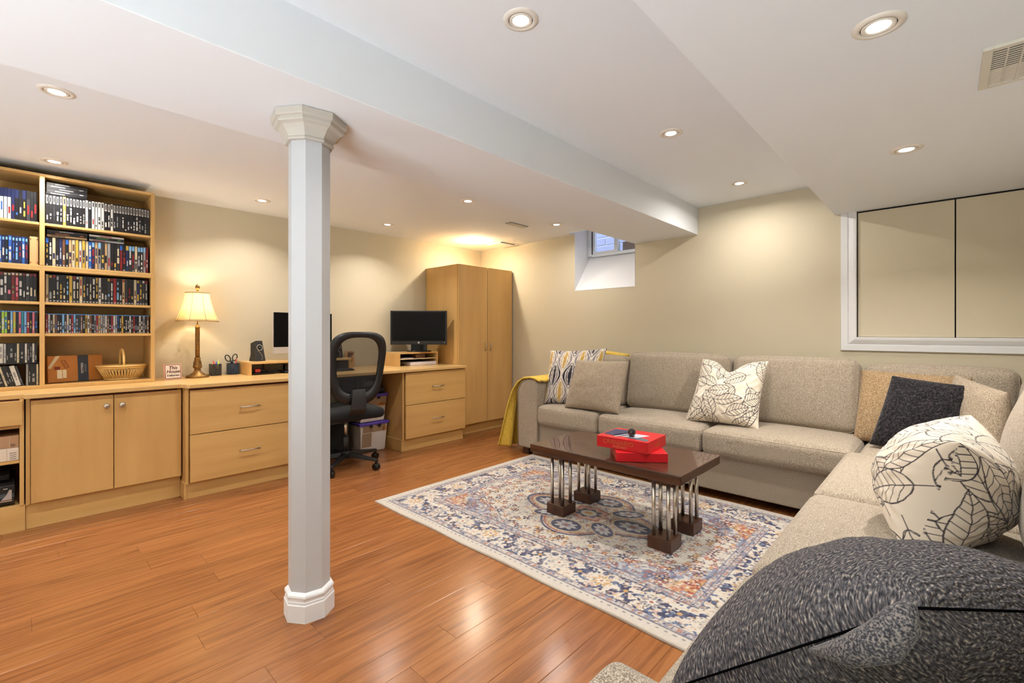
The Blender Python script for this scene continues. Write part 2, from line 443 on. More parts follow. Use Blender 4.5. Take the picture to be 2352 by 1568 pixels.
# window well outside: block wall with pale joints, and a brown board against the right pane
ww = thing('window_well', 'pale grey block window well seen through the small window', 'window well', (-2.55, NY1 + 0.7, 1.7))
MB().box(-3.6, -1.4, NY1 + 0.80, NY1 + 0.9, 1.4, 3.0).build('backing', mat('well_joint', (238, 240, 248), 0.8), ww)
WB = mat('well_block', (170, 172, 200), 0.85, bump=0.4, bscale=60)
for r_ in range(9):
    for k in range(6):
        xx = -3.6 + k * 0.40 + (0.2 if r_ % 2 else 0)
        MB().box(xx + 0.008, xx + 0.392, NY1 + 0.785, NY1 + 0.80, 1.62 + r_ * 0.105 + 0.009, 1.62 + (r_ + 1) * 0.105 - 0.009).build('block', WB, ww, 0.003)
MB().box(-3.6, -1.4, NY1 + 0.05, NY1 + 0.8, 1.55, 1.6).build('gravel_bed', mat('well_floor', (150, 148, 150), 0.9, bump=0.8, bscale=60), ww)
brd = MB().box(-2.515, NX1 + 0.2, NY1 + 0.02, NY1 + 0.05, 1.6, 2.095).build('brown_board', mat('brown_board', (128, 104, 92), 0.7), None, 0.003, loc=(-2.3, NY1 + 0.03, 1.6))
tag(brd, 'brown board standing outside the right pane of the small window', 'board')

# framed panels on the back wall, right
tr = thing('trim_1', 'white moulded casing around the beige wall panels', None, (-0.5, YB, 1.0), kind='structure')
def casing(pts, horiz):
    prof = [(0, 0), (0, 0.016), (0.040, 0.018), (0.043, 0.013), (0.055, 0.020), (0.075, 0.028), (0.090, 0.030), (0.094, 0.024), (0.094, 0)]
    return prof
def cas_left():
    mb = MB(); prof = casing(None, False); x0 = -0.552; zb, zt = 1.0, 1.986
    A = [mb.pt((x0 + a, YB - d, zb + a)) for a, d in prof]; B = [mb.pt((x0 + a, YB - d, zt)) for a, d in prof]
    for k in range(len(prof) - 1): mb.face((A[k], A[k + 1], B[k + 1], B[k]))
    return mb
def cas_bottom():
    mb = MB(); prof = casing(None, True); x0 = -0.552; zb = 1.0; x1 = XR
    A = [mb.pt((x0 + a, YB - d, zb + a)) for a, d in prof]; B = [mb.pt((x1, YB - d, zb + a)) for a, d in prof]
    for k in range(len(prof) - 1): mb.face((A[k], B[k], B[k + 1], A[k + 1]))
    return mb
cas_left().build('side_casing', WHITE, tr); cas_bottom().build('bottom_casing', WHITE, tr)
MB().box(-0.459, XR, YB - 0.003, YB, 1.092, 1.986).build('dark_reveal', DARKGAP, tr)
PANEL = mat('panel_paint', (212, 202, 178), 0.75, spec=0.2)
d1 = MB().box(-0.452, 0.043, YB - 0.014, YB - 0.003, 1.096, 1.974).build('door_1', PANEL, None, 0.002, loc=(-0.2, YB, 1.096)); tag(d1, 'left beige panel in the white casing', kind='structure')
d2 = MB().box(0.050, XR - 0.005, YB - 0.014, YB - 0.003, 1.096, 1.974).build('door_2', PANEL, None, 0.002, loc=(0.4, YB, 1.096)); tag(d2, 'right beige panel in the white casing', kind='structure')

# ------------------------------------------------------------------ recessed ceiling lights
RING = mat('pot_trim', (226, 218, 206), 0.45)
LENS = mat('pot_lens', (255, 250, 240), 0.4, emit=(1.0, 0.95, 0.86), estr=14.0)
def pot(x, y, z, label, glow=False, k=1.0):
    t = thing('ceiling_spot', label, 'ceiling light', (x, y, z), 'recessed ceiling lights')
    MB().lathe([(0.0425, -0.001), (0.0425, -0.006), (0.050, -0.007), (0.060, -0.004), (0.062, 0.0)], (x, y, z), 36, cap=False).build('trim_ring', RING, t)
    MB().lathe([(0.0425, 0.0), (0.0425, -0.001), (0.039, -0.001)], (x, y, z), 36, cap=False).build('gap', DARKGAP, t)
    MB().lathe([(0.040, -0.001), (0.040, -0.006), (0.037, -0.0075), (0.028, -0.004)], (x, y, z), 36, cap=False).build('gimbal', RING, t)
    MB().lathe([(0.0, -0.0055), (0.015, -0.0053), (0.029, -0.0035)], (x, y, z), 28, cap=False).build('lens', LENS, t)
    ld = bpy.data.lights.new('spot_light', 'AREA'); ld.shape = 'DISK'; ld.size = 0.05; ld.energy = POT_W * k; ld.color = POT_COL; ld.spread = math.radians(168 if y > 3.3 else 140 if x > -0.5 else 128)
    lo = bpy.data.objects.new('spot_light', ld); COL.objects.link(lo); lo.parent = t; lo.location = (0, 0, -0.009)
    if glow:
        ld.energy = POT_W * 1.2; ld.color = (1.0, 0.88, 0.70)
        pd = bpy.data.lights.new('bulb_light', 'POINT'); pd.energy = 5.0; pd.color = (1.0, 0.85, 0.62); pd.shadow_soft_size = 0.02
        po = bpy.data.objects.new('bulb_light', pd); COL.objects.link(po); po.parent = t; po.location = (0, 0, -0.05)
    return t
for a in [(-2.812, 0.101, Z_LEFT, 'largest ceiling spot at the far left, in front of the bookcase'),
          (-3.968, 0.133, Z_LEFT, 'ceiling spot directly above the bookcase top'),
          (-3.948, 1.302, Z_LEFT, 'ceiling spot above the table lamp, left of the column'),
          (-3.940, 2.425, Z_LEFT, 'ceiling spot right of the column, above the office chair'),
          (-2.780, 1.170, Z_LEFT, 'ceiling spot hidden behind the white column'),
          (-2.768, 2.430, Z_LEFT, 'ceiling spot right of the column beside the beam edge'),
          (-2.747, 3.548, Z_LEFT, 'ceiling spot beside the floor-register vent near the window niche')]:
    pot(*a)
pot(-3.91, 3.532, Z_LEFT, 'warm glowing ceiling spot above the tall wardrobe', True)
for a in [(-1.084, 1.197, Z_MAIN, 'large ceiling spot at the top centre, beside the beam', 0.95),
          (-1.099, 2.442, Z_MAIN, 'middle of the three ceiling spots between beam and bulkhead', 1.3),
          (-1.102, 3.607, Z_MAIN, 'ceiling spot between beam and bulkhead nearest the back wall', 1.25),
          (-0.136, 1.637, Z_BEAM - 0.002, 'large ceiling spot on the bulkhead at upper right', 0.28),
          (-0.133, 2.832, Z_BEAM - 0.002, 'ceiling spot on the bulkhead nearest the wall panels', 2.7)]:
    pot(*a[:4], k=a[4])
for i, (x, y, z) in enumerate([(-3.96, -1.04, Z_LEFT), (-2.79, -1.04, Z_LEFT), (-1.09, -0.02, Z_MAIN), (-1.09, -1.24, Z_MAIN), (-0.136, 0.44, Z_BEAM - 0.002), (-0.136, -0.76, Z_BEAM - 0.002),
                               (-3.96, -2.1, Z_LEFT), (-2.79, -2.1, Z_LEFT), (-1.09, -2.2, Z_MAIN)]):
    pot(x, y, z, k=(0.2 if x > -0.5 else 0.6 if x > -1.5 else 0.9), label='added unseen ceiling spot behind the viewpoint, %s one' % ['first', 'second', 'third', 'fourth', 'fifth', 'sixth', 'seventh', 'eighth', 'ninth'][i])  # invented spots out of view, continuing the visible grid for more light

# invented uplighters behind the viewpoint, added to light the ceiling and beam directly
def uplighter(x, y, k, label):
    t = thing('added_uplighter', label, 'lamp', (x, y, 0))
    MB().lathe([(0.16, 0.0), (0.16, 0.012), (0.03, 0.03), (0.02, 0.08), (0.16, 0.14), (0.42, 0.24), (0.425, 0.24), (0.16, 0.13)], (x, y, 0), 28, cap=False).build('bowl', WHITE, t)
    MB().lathe([(0.0, 0.175), (0.055, 0.175)], (x, y, 0), 24, cap=False).build('lens', LENS, t)
    ld = bpy.data.lights.new('added_fill_light', 'SPOT'); ld.energy = FILL_W * k; ld.color = FILL_COL; ld.shadow_soft_size = 0.40; ld.spot_size = math.radians(172); ld.spot_blend = 0.5
    lo = bpy.data.objects.new('added_fill_light', ld); COL.objects.link(lo); lo.parent = t; lo.location = (0, 0, 0.30); lo.rotation_euler = (PI, 0, 0)
uplighter(-0.10, -1.5, 2.3, 'added fill uplighter behind the viewpoint, nearest the right wall')
uplighter(-1.15, -1.3, 1.2, 'added fill uplighter behind the viewpoint, in the middle')
uplighter(-3.30, -1.5, 0.35, 'added fill uplighter behind the viewpoint, nearest the left wall')

# ceiling vents
VENT = mat('vent_cream', (214, 208, 194), 0.5)
VENTD = mat('vent_dark', (52, 44, 36), 0.8)
v = thing('ceiling_vent', 'cream plastic ceiling grille at the right edge of the picture', 'vent', (0.25, 2.14, Z_BEAM))
zb = Z_BEAM - 0.002
MB().box(0.10, 0.38, 2.005, 2.29, zb - 0.0042, zb).build('backing', VENTD, v)
m_ = MB().box(0.083, 0.106, 1.99, 2.30, zb - 0.010, zb).box(0.375, 0.40, 1.99, 2.30, zb - 0.010, zb).box(0.106, 0.375, 1.99, 2.012, zb - 0.010, zb).box(0.106, 0.375, 2.283, 2.30, zb - 0.010, zb)
m_.build('frame', VENT, v, 0.001)
for k in range(8): MB().box(0.136 + k * 0.033, 0.140 + k * 0.033, 2.012, 2.283, zb - 0.009, zb - 0.004).build('bar', VENT, v)
for k in range(17):
    yy = 2.014 + k * 0.0158
    MB().box(0.106, 0.375, yy, yy + (0.0078 if k < 9 else 0.0135), zb - 0.0055, zb - 0.0043).build('slat', VENT, v)
v = thing('ceiling_vent', 'small louvred ceiling register between two spots near the window', 'vent', (-3.03, 3.29, Z_LEFT))
MB().box(-3.09, -2.97, 3.15, 3.43, Z_LEFT - 0.004, Z_LEFT).build('frame', WHITE, v, 0.001)
MB().box(-3.07, -2.99, 3.165, 3.415, Z_LEFT - 0.006, Z_LEFT - 0.004).build('backing', VENTD, v)
for k in range(4): MB().box(-3.064 + k * 0.019, -3.054 + k * 0.019, 3.168, 3.412, Z_LEFT - 0.012, Z_LEFT - 0.005).build('slat', VENT, v)
v = thing('ceiling_vent', 'flat white ceiling cover above the wardrobe corner', 'vent', (-3.85, 3.9, Z_LEFT))
MB().box(-3.97, -3.74, 3.78, 4.03, Z_LEFT - 0.014, Z_LEFT - 0.006).build('cover_plate', CEIL, v, 0.001)
MB().box(-3.95, -3.745, 3.80, 4.028, Z_LEFT - 0.006, Z_LEFT).build('backing', VENTD, v)

# ------------------------------------------------------------------ support column
PC = (-1.885, 0.80)
t = thing('support_column', 'white octagonal support column under the beam', 'column', (PC[0], PC[1], 0))
R0 = math.radians(12)
MB().lathe([(0.079, 0.08), (0.079, 1.93)], (*PC, 0), 8, smooth=False, rot0=R0).build('shaft', POSTW, t)
MB().lathe([(0.096, 0), (0.096, 0.066), (0.094, 0.069), (0.0925, 0.069), (0.0925, 0.077), (0.0905, 0.080), (0.0905, 0.088), (0.093, 0.091), (0.094, 0.097), (0.092, 0.103), (0.087, 0.108), (0.079, 0.112)], (*PC, 0), 8, smooth=False, rot0=R0).build('base_moulding', WHITE, t)
CAPM = mat('capital_cream', (190, 183, 173), 0.6)
MB().lathe([(0.079, 1.882), (0.092, 1.882), (0.094, 1.886), (0.094, 1.892), (0.090, 1.896), (0.097, 1.908), (0.106, 1.922), (0.118, 1.934), (0.132, 1.941), (0.134, 1.945), (0.134, 1.956), (0.142, 1.959), (0.145, 1.963), (0.145, 1.986)], (*PC, 0), 8, smooth=False, rot0=R0).build('capital', CAPM, t)

# ------------------------------------------------------------------ built-in cabinets along the left wall
XW0 = XL + 0.004
def bar_pull(parent, x, yc, z, half):
    mb = MB().tube([(x + 0.024, yc - half, z), (x + 0.027, yc, z), (x + 0.024, yc + half, z)], 0.0045, 10)
    mb.tube([(x, yc - half + 0.008, z), (x + 0.024, yc - half + 0.008, z)], 0.004, 8).tube([(x, yc + half - 0.008, z), (x + 0.024, yc + half - 0.008, z)], 0.004, 8)
    return mb.build('handle', NICKEL, parent)

def drawer_unit(y0, y1, label, splits, hy, plinth_end):
    c = thing('drawer_cabinet', label, 'cabinet', ((XW0 - 3.72) / 2, (y0 + y1) / 2, 0))
    box('side_panel', MAPLE, c, XW0, -3.722, y0, y0 + 0.018, 0.10, 0.752)
    box('side_panel', MAPLE, c, XW0, -3.722, y1 - 0.018, y1, 0.10, 0.752)
    MB().box(XW0, -3.75, y0 + 0.018, y1 - 0.018, 0.10, 0.735).build('carcass', MAPLEH, c)
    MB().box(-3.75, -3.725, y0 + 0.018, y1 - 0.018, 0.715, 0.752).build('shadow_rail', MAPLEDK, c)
    box('plinth', MAPLEH, c, XW0, -3.735, y0 + 0.004, y1 - 0.012, 0.0, 0.108)
    box('plinth_end', MAPLE, c, XW0, -3.729, y0 - 0.008, y0 + 0.008, 0.0, 0.112)
    box('plinth_end', MAPLE, c, -3.75, -3.729, y1 - 0.030, y1 - 0.014, 0.0, 0.112)
    for (z0, z1) in splits:
        d = box('drawer', MAPLEH, c, -3.722, -3.700, y0 + 0.022, y1 - 0.004, z0, z1, 0.002)
        bar_pull(d, -3.700, hy, (z0 + z1) / 2 + 0.005, 0.068)
    return c
drawer_unit(0.752, 1.515, 'maple two-drawer cabinet left of the white column', ((0.114, 0.4335), (0.4385, 0.736)), 1.135, -1)
drawer_unit(2.452, 3.215, 'maple two-drawer cabinet beside the tall wardrobe', ((0.118, 0.4335), (0.4385, 0.744)), 2.843, 1)

c = thing('door_cabinet', 'maple base cabinet with two plain doors and round knobs', 'cabinet', (-4.1, 0.39, 0))
box('side_panel', MAPLE, c, XW0, -3.822, 0.012, 0.030, 0.14, 0.752); box('side_panel', MAPLE, c, XW0, -3.822, 0.725, 0.743, 0.14, 0.752)
MB().box(XW0, -3.84, 0.03, 0.732, 0.14, 0.752).build('carcass', MAPLE, c)
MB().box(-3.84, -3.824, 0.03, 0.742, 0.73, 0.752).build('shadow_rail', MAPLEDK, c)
box('plinth', MAPLEH, c, XW0, -3.835, 0.012, 0.743, 0, 0.15)
for (y0, y1, ky) in ((0.032, 0.3905, 0.357), (0.3945, 0.7505, 0.432)):
    d = box('door', MAPLE, c, -3.822, -3.80, y0, min(y1, 0.7425), 0.15, 0.738, 0.002)
    mb = MB(); mb.T = frame((-3.80, ky, 0.672), (0, 1, 0), (0, 0, 1), (1, 0, 0))
    mb.lathe([(0.006, 0), (0.006, 0.012), (0.012, 0.016), (0.0155, 0.020), (0.0150, 0.024), (0.010, 0.028), (0.003, 0.029)], n=20).build('knob', NICKEL, d)

c = thing('open_shelf_cabinet', 'maple base unit with a drawer above two open shelves at the left edge', 'cabinet', (-4.1, -0.3, 0))
box('side_panel', MAPLE, c, XW0, -3.822, -0.012, 0.006, 0.145, 0.752); box('side_panel', MAPLE, c, XW0, -3.822, -0.60, -0.582, 0.145, 0.752)
MB().box(XW0, XW0 + 0.012, -0.582, -0.012, 0.145, 0.752).build('back_panel', MAPLE, c)
MB().box(XW0, -3.828, -0.582, -0.012, 0.585, 0.603).build('shelf', MAPLEH, c); MB().box(XW0, -3.828, -0.582, -0.012, 0.388, 0.404).build('shelf', MAPLEH, c)
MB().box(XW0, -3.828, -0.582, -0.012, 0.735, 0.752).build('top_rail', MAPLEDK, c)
box('plinth', MAPLEH, c, XW0, -3.826, -0.60, 0.011, 0, 0.148)
d = box('drawer', MAPLEH, c, -3.822, -3.80, -0.596, 0.0, 0.606, 0.742, 0.002); bar_pull(d, -3.80, -0.30, 0.675, 0.068)

# worktop (one continuous stepped board)
wt = MB()
poly = [(XW0, -0.62), (-3.82, -0.62), (-3.82, 0.006), (-3.772, 0.006), (-3.772, 0.728), (-3.692, 0.752), (-3.68, 0.765), (-3.68, 3.215), (XW0, 3.215)]
wt.prism(poly, 0.752, ZC)
tag(wt.build('worktop', MAPLETOP, None, 0.003, loc=(-4.1, 1.3, 0.752)), 'long maple worktop running over the base cabinets to the wardrobe', 'worktop')
# wardrobe
c = thing('wardrobe', 'tall maple two-door wardrobe in the room corner', 'wardrobe', (-4.1, 3.64, 0))
box('side_panel', MAPLE, c, XW0, -3.842, 3.218, 3.236, 0.0, 1.868); box('side_panel', MAPLE, c, XW0, -3.842, 4.042, 4.060, 0.0, 1.868)
box('top_panel', MAPLEH, c, XW0, -3.842, 3.236, 4.042, 1.85, 1.868)
MB().box(XW0, -3.85, 3.236, 4.042, 0.1, 1.85).build('carcass', MAPLE, c)
box('plinth', MAPLEH, c, XW0, -3.87, 3.236, 4.042, 0, 0.112)
for (y0, y1, hy) in ((3.222, 3.6485, 3.612), (3.6535, 4.058, 3.692)):
    d = box('door', MAPLE, c, -3.842, -3.82, y0, y1, 0.115, 1.868, 0.002)
    pts = [(-3.82 + 0.026 * math.sin(PI * k / 10), hy, 0.915 + 0.10 * k / 10 + 0.0) for k in range(11)]
    MB().tube(pts, 0.0045, 8).build('handle', NICKEL, d)

# bookcase standing on the worktop
HX, HB, HY0, HYD0, HYD1, HY1 = -4.10, XW0, -0.475, 0.072, 0.095, 0.646
bc = thing('bookcase', 'maple bookcase hutch full of disc cases on the worktop', 'bookcase', (-4.25, 0.08, ZC))
ZS = [(0.779, 0.799), (1.104, 1.122), (1.303, 1.319), (1.514, 1.5305), (1.5305, 1.547), (1.797, 1.813), (2.100, 2.118)]
box('side_panel', MAPLE, bc, HB, HX, HY1 - 0.022, HY1, ZC + 0.001, 2.118); box('side_panel', MAPLE, bc, HB, HX, HY0, HY0 + 0.022, ZC + 0.001, 2.118)
box('divider', MAPLE, bc, HB + 0.01, HX + 0.001, HYD0, HYD1, 0.799, 1.514); box('divider', MAPLE, bc, HB + 0.01, HX + 0.001, HYD0, HYD1, 1.547, 2.10)
MB().box(HB, HB + 0.008, HY0 + 0.02, HY1 - 0.02, 0.78, 2.11).build('back_panel', MAPLE, bc)
for k, (z0, z1) in enumerate(ZS):
    if k in (0, 3, 4, 6):
        box('shelf' if k != 6 else 'top_panel', MAPLEH, bc, HB + 0.008, HX + (0.002 if k in (0,) else 0), HY0 + 0.022, HY1 - 0.022, z0, z1)
    else:
        box('shelf', MAPLEH, bc, HB + 0.008, HX - 0.004, HY0 + 0.022, HYD0, z0, z1); box('shelf', MAPLEH, bc, HB + 0.008, HX - 0.004, HYD1, HY1 - 0.022, z0, z1)

# ---- disc cases: one object each
PAL = {'black': (24, 24, 27), 'charcoal': (48, 48, 52), 'white': (196, 192, 186), 'cream': (196, 182, 150), 'navy': (30, 38, 78), 'blue': (40, 92, 176), 'sky blue': (120, 170, 214),
       'red': (136, 32, 36), 'dark red': (104, 24, 30), 'orange': (172, 98, 50), 'yellow': (188, 154, 60), 'green': (80, 130, 70), 'lime': (150, 190, 60), 'grey': (140, 138, 138),
       'silver': (160, 160, 164), 'purple': (96, 60, 130), 'pink': (206, 110, 130), 'teal': (40, 130, 140), 'brown': (110, 72, 48), 'tan': (190, 156, 112), 'clear blue': (90, 150, 220)}
PM_ = {k: mat('case_' + k.replace(' ', '_'), c, 0.35) for k, c in PAL.items()}
PKEYS = list(PAL)
ORD = ['first', 'second', 'third', 'fourth', 'fifth', 'sixth', 'seventh', 'eighth', 'ninth', 'tenth', 'eleventh', 'twelfth', 'thirteenth', 'fourteenth', 'fifteenth', 'sixteenth', 'seventeenth',
       'eighteenth', 'nineteenth', 'twentieth']
TENS = {20: 'twenty', 30: 'thirty', 40: 'forty', 50: 'fifty', 60: 'sixty'}
def ordinal(n):
    if n <= 20: return ORD[n - 1]
    t, u = n // 10 * 10, n % 10
    return TENS[t] + '-' + ORD[u - 1] if u else {30: 'thirtieth', 40: 'fortieth', 50: 'fiftieth', 60: 'sixtieth'}[t]

def case(name, label, cat, group, y, z, th, ht, dp, body, insert, bands, lean=0.0, xf=HX - 0.03, lie=False):
    """a standing case whose spine faces the room; bands = [(z0, z1, width share, colour)] as shares of the height"""
    cols = [body, insert] + [b[3] for b in bands]; uniq = list(dict.fromkeys(cols))
    mb = MB()
    a = math.radians(lean); ca, sa = math.cos(a), math.sin(a)
    if lie: mb.T = lambda p: (xf + p[0], y + p[2], z + p[1])
    else: mb.T = lambda p: (xf + p[0], y + p[1] * ca - p[2] * sa, z + p[1] * sa + p[2] * ca + (th * abs(sa) if False else 0))
    mb.box(-dp, 0, 0, th, 0, ht, uniq.index(body))
    e = min(0.0012, th * 0.1)
    def q(y0, y1, z0, z1, dx, c): mb.poly([(dx, y0, z0), (dx, y1, z0), (dx, y1, z1), (dx, y0, z1)], uniq.index(c))
    q(e, th - e, 0.002, ht - 0.002, 0.0003, insert)
    for (b0, b1, w, c) in bands:
        g = th * (1 - w) / 2
        q(g, th - g, b0 * ht, b1 * ht, 0.0006, c)
    o = mb.build(name, [PM_[u] for u in uniq], None, loc=(xf, y, z))
    return tag(o, label, cat, group)

rg = random.Random(11)
def title_bands(r, ink, wide=0.55):
    out = []; p = r.uniform(0.12, 0.3)
    for _ in range(r.randint(1, 3)):
        h = r.uniform(0.06, 0.3)
        if p + h > 0.95: break
        out.append((p, p + h, r.uniform(0.3, wide), ink)); p += h + r.uniform(0.03, 0.1)
    return out
def row_label(insert, extra, i, where): return ('%s %s, %s %s' % (insert, extra, ordinal(i), where)).strip()

def make_row(y0, y1, z, ht, dp, style, where, group, name='disc_case', cat='disc case', th=0.0150, xf=HX - 0.03, start_left=True, lean_rng=None, noun='disc case'):
    y = y0; i = 0; items = []
    while y + th * 0.9 < y1:
        t_ = th * rg.uniform(0.92, 1.08) if style != 'cd' else th * rg.choice((1, 1, 1, 1.0, 2.2))
        if y + t_ > y1 + 0.002: break
        items.append((y, t_)); y += t_ / (math.cos(math.radians(lean_rng[2])) if lean_rng else 1) + 0.0004
    n = len(items)
    for k, (yy, t_) in enumerate(items):
        i = k + 1 if start_left else n - k
        u = k / max(1, n - 1); r = rg; body = 'black'; h = ht * r.uniform(0.985, 1.0); lean = 0
        if style == 'game':           # black spines with white square at the top, a white group in the middle
            if 0.36 < u < 0.66 and r.random() < 0.72: ins = 'white'; ink = r.choice(('black', 'red', 'charcoal'))
            else: ins = 'black'; ink = r.choice(('grey', 'white', 'silver', 'charcoal', 'white'))
            if r.random() < 0.06: ins = 'yellow'
            bands = [(0.70, 0.96, 0.62, 'white'), (0.74, 0.92, 0.3, 'charcoal')] if ins != 'white' or r.random() < .4 else [(0.80, 0.95, 0.4, 'charcoal')]
            bands += [(b0 * 0.68, b1 * 0.68, w, c) for b0, b1, w, c in title_bands(r, ink)]
        elif style == 'mixed':
            ins = r.choice(['black', 'black', 'charcoal', 'cream', 'cream', 'white', 'yellow', 'dark red', 'navy', 'blue', 'brown', 'tan', 'charcoal', 'grey', 'black', 'black', 'charcoal', 'tan'])
            ink = r.choice(['white', 'cream', 'yellow', 'red', 'silver']) if ins in ('black', 'charcoal', 'navy', 'dark red', 'brown', 'blue', 'red') else r.choice(['black', 'red', 'brown', 'navy'])
            bands = title_bands(r, ink, 0.7)
            if r.random() < .5: bands.append((0.03, 0.08, 0.5, 'silver'))
            if r.random() < .3: bands.append((0.80, 0.97, 0.8, r.choice(['blue', 'yellow', 'red', 'sky blue', 'orange'])))
        elif style == 'dvd':
            ins = r.choice(['black'] * 6 + ['charcoal', 'charcoal', 'brown', 'yellow', 'cream', 'navy', 'dark red', 'red', 'white', 'tan'])
            ink = r.choice(['white', 'cream', 'red', 'silver', 'yellow', 'sky blue', 'orange']) if ins in ('black', 'charcoal', 'brown', 'navy', 'dark red') else r.choice(['black', 'red', 'brown'])
            bands = title_bands(r, ink, 0.6) + [(0.03, 0.075, 0.6, 'silver')]
            if r.random() < .3: bands.append((0.88, 0.97, 0.7, r.choice(['white', 'red', 'yellow'])))
        elif style == 'blu':
            body = 'navy' if r.random() < .3 else 'black'
            ins = r.choice(['white', 'white', 'blue', 'black', 'charcoal', 'navy', 'silver', 'grey', 'black', 'sky blue', 'cream', 'red', 'brown', 'white', 'yellow', 'black'])
            ink = r.choice(['silver', 'white', 'blue']) if ins in ('black', 'charcoal', 'navy', 'blue', 'red', 'brown') else r.choice(['black', 'blue', 'charcoal'])
            bands = [(0.955, 0.995, 0.9, 'clear blue')] + [b for b in title_bands(r, ink, 0.5) if b[1] < 0.93]
            if r.random() < .5: bands.append((0.03, 0.07, 0.6, 'white'))
        elif style == 'bright':
            body = 'navy'; ins = r.choice(['lime', 'purple', 'pink', 'teal', 'black', 'yellow', 'red', 'blue', 'lime', 'black', 'sky blue', 'charcoal'])
            bands = [(0.955, 0.995, 0.9, 'clear blue')] + title_bands(r, r.choice(['white', 'yellow', 'lime', 'blue', 'black']), 0.7)[:2]
        elif style == 'reddark':
            ins = r.choice(['black', 'black', 'charcoal', 'black', 'dark red']); bands = [(0.90, 0.97, 0.7, r.choice(['cream', 'white', 'red']))] + [b for b in title_bands(r, r.choice(['white', 'red', 'pink', 'green', 'cream']), 0.7) if b[1] < .88]
        elif style == 'bluegame':
            ins = r.choice(['blue', 'navy', 'navy', 'blue', 'navy', 'black']); body = 'navy'; bands = [(0.84, 0.94, 0.6, 'sky blue')] + [b for b in title_bands(r, r.choice(['sky blue', 'white', 'red', 'blue']), 0.6) if b[1] < .8]
        elif style == 'lilac':
            ins = 'white' if u < 0.5 else r.choice(['black', 'charcoal', 'navy', 'black']); body = 'navy' if u < .5 else 'black'
            bands = [(0.72, 1.0, 1.0, 'navy' if u < .5 else r.choice(['navy', 'black', 'charcoal']))] + [b for b in title_bands(r, r.choice(['red', 'grey', 'blue', 'yellow', 'white']), 0.6) if b[1] < .7]
        else:                         # cd
            ins = r.choice(['white', 'black', 'charcoal', 'cream', 'black', 'grey', 'black', 'white']); body = 'charcoal'
            bands = title_bands(r, 'grey', 0.5)[:2]
            if lean_rng and lean_rng[0] <= u <= lean_rng[1]: lean = lean_rng[2]
        shade = {'black': 'black', 'white': 'white'}.get(ins, ins)
        case(name, row_label(shade + '-spined', noun, i, where), cat, group, yy, z, t_, h, dp, body, ins, bands, lean, xf - r.uniform(0, 0.006))
G = 0.0006
RB0, RB1 = HYD1 + 0.004, HY1 - 0.024
make_row(RB0, RB1, 1.813 + G, 0.190, 0.135, 'game', 'from left on the top right shelf', 'game cases on the top right shelf', noun='game case')
make_row(RB0, RB1 - 0.004, 1.547 + G, 0.186, 0.135, 'mixed', 'from left on the second right shelf', 'disc cases on the second right shelf')
make_row(RB0, RB1 - 0.006, 1.319 + G, 0.178, 0.135, 'dvd', 'from left on the middle right shelf', 'disc cases on the middle right shelf')
make_row(RB0, RB1 - 0.002, 1.122 + G, 0.126, 0.130, 'blu', 'from left on the fourth right shelf', 'small disc cases on the fourth right shelf', th=0.0104)
LB0, LB1 = -0.155, HYD0 - 0.003
make_row(LB0, LB1, 1.813 + G, 0.190, 0.135, 'lilac', 'from the divider on the top left shelf', 'game cases on the top left shelf', start_left=False, noun='game case')
make_row(LB0, LB1 - 0.042, 1.547 + G, 0.170, 0.135, 'bluegame', 'from the wooden box on the second left shelf', 'blue game cases on the second left shelf', start_left=False, noun='game case', th=0.0135)
make_row(LB0, LB1, 1.319 + G, 0.176, 0.135, 'reddark', 'from the divider on the middle left shelf', 'disc cases on the middle left shelf', start_left=False)
make_row(LB0, LB1, 1.122 + G, 0.138, 0.130, 'bright', 'from the divider on the fourth left shelf', 'bright disc cases on the fourth left shelf', start_left=False, th=0.0112)
make_row(LB0, LB1, 0.940 + G, 0.122, 0.130, 'cd', 'from the divider, upper album row', 'albums in the upper row of the bottom left shelf', start_left=False, th=0.0102, noun='album case')
make_row(LB0 - 0.03, LB1 - 0.06, 0.799 + G, 0.128, 0.130, 'cd', 'from the right among leaning lower albums', 'leaning albums in the lower row of the bottom left shelf', start_left=False, th=0.0102, noun='album case', lean_rng=(0, 1.0, 14))
make_row(LB1 - 0.055, LB1, 0.799 + G, 0.134, 0.130, 'cd', 'from the divider, lower album row', 'upright albums in the lower row of the bottom left shelf', start_left=False, th=0.0102, noun='album case')
tag(MB().box(HB + 0.012, HX - 0.026, LB0 - 0.02, HYD0 - 0.001, 0.936, 0.940).build('album_tray', BLACK, None, loc=(HX - 0.1, 0, 0.936)), 'thin black tray under the upper album row', 'tray')
# lying stacks
def stack(y0, z, n, ln, label, group, cols, th=0.0145):
    for k in range(n):
        body, ins, ink = cols[k % len(cols)]
        b = [(0.1 + 0.1 * (k % 3), 0.45 + 0.1 * (k % 3), 0.35, ink)] + ([(0.8, 0.9, 0.4, ink)] if k % 2 else [])
        case('disc_case', label % (('bottom' if k == 0 else ordinal(k + 1) + ' from bottom')), 'disc case', group, y0 + rg.uniform(0, 0.004), z + k * (th + 0.0004), th, ln, 0.135, body, ins, b, lie=True, xf=HX - 0.034)
stack(RB0 + 0.002, 1.813 + G + 0.1915, 5, 0.19, 'black game case lying flat on the top shelf, %s', 'black game cases lying on the top row', [('black', 'black', 'grey'), ('black', 'charcoal', 'silver')])
stack(RB0 + 0.002, 1.547 + G + 0.1875, 3, 0.19, 'dark disc case in the left stack on the second shelf, %s', 'left stack lying on the second shelf row', [('black', 'tan', 'charcoal'), ('black', 'black', 'orange'), ('black', 'charcoal', 'silver')])
stack(RB0 + 0.20, 1.547 + G + 0.1875, 3, 0.18, 'striped disc case in the right stack on the second shelf, %s', 'right stack lying on the second shelf row', [('black', 'silver', 'red'), ('black', 'black', 'green'), ('black', 'white', 'red')])
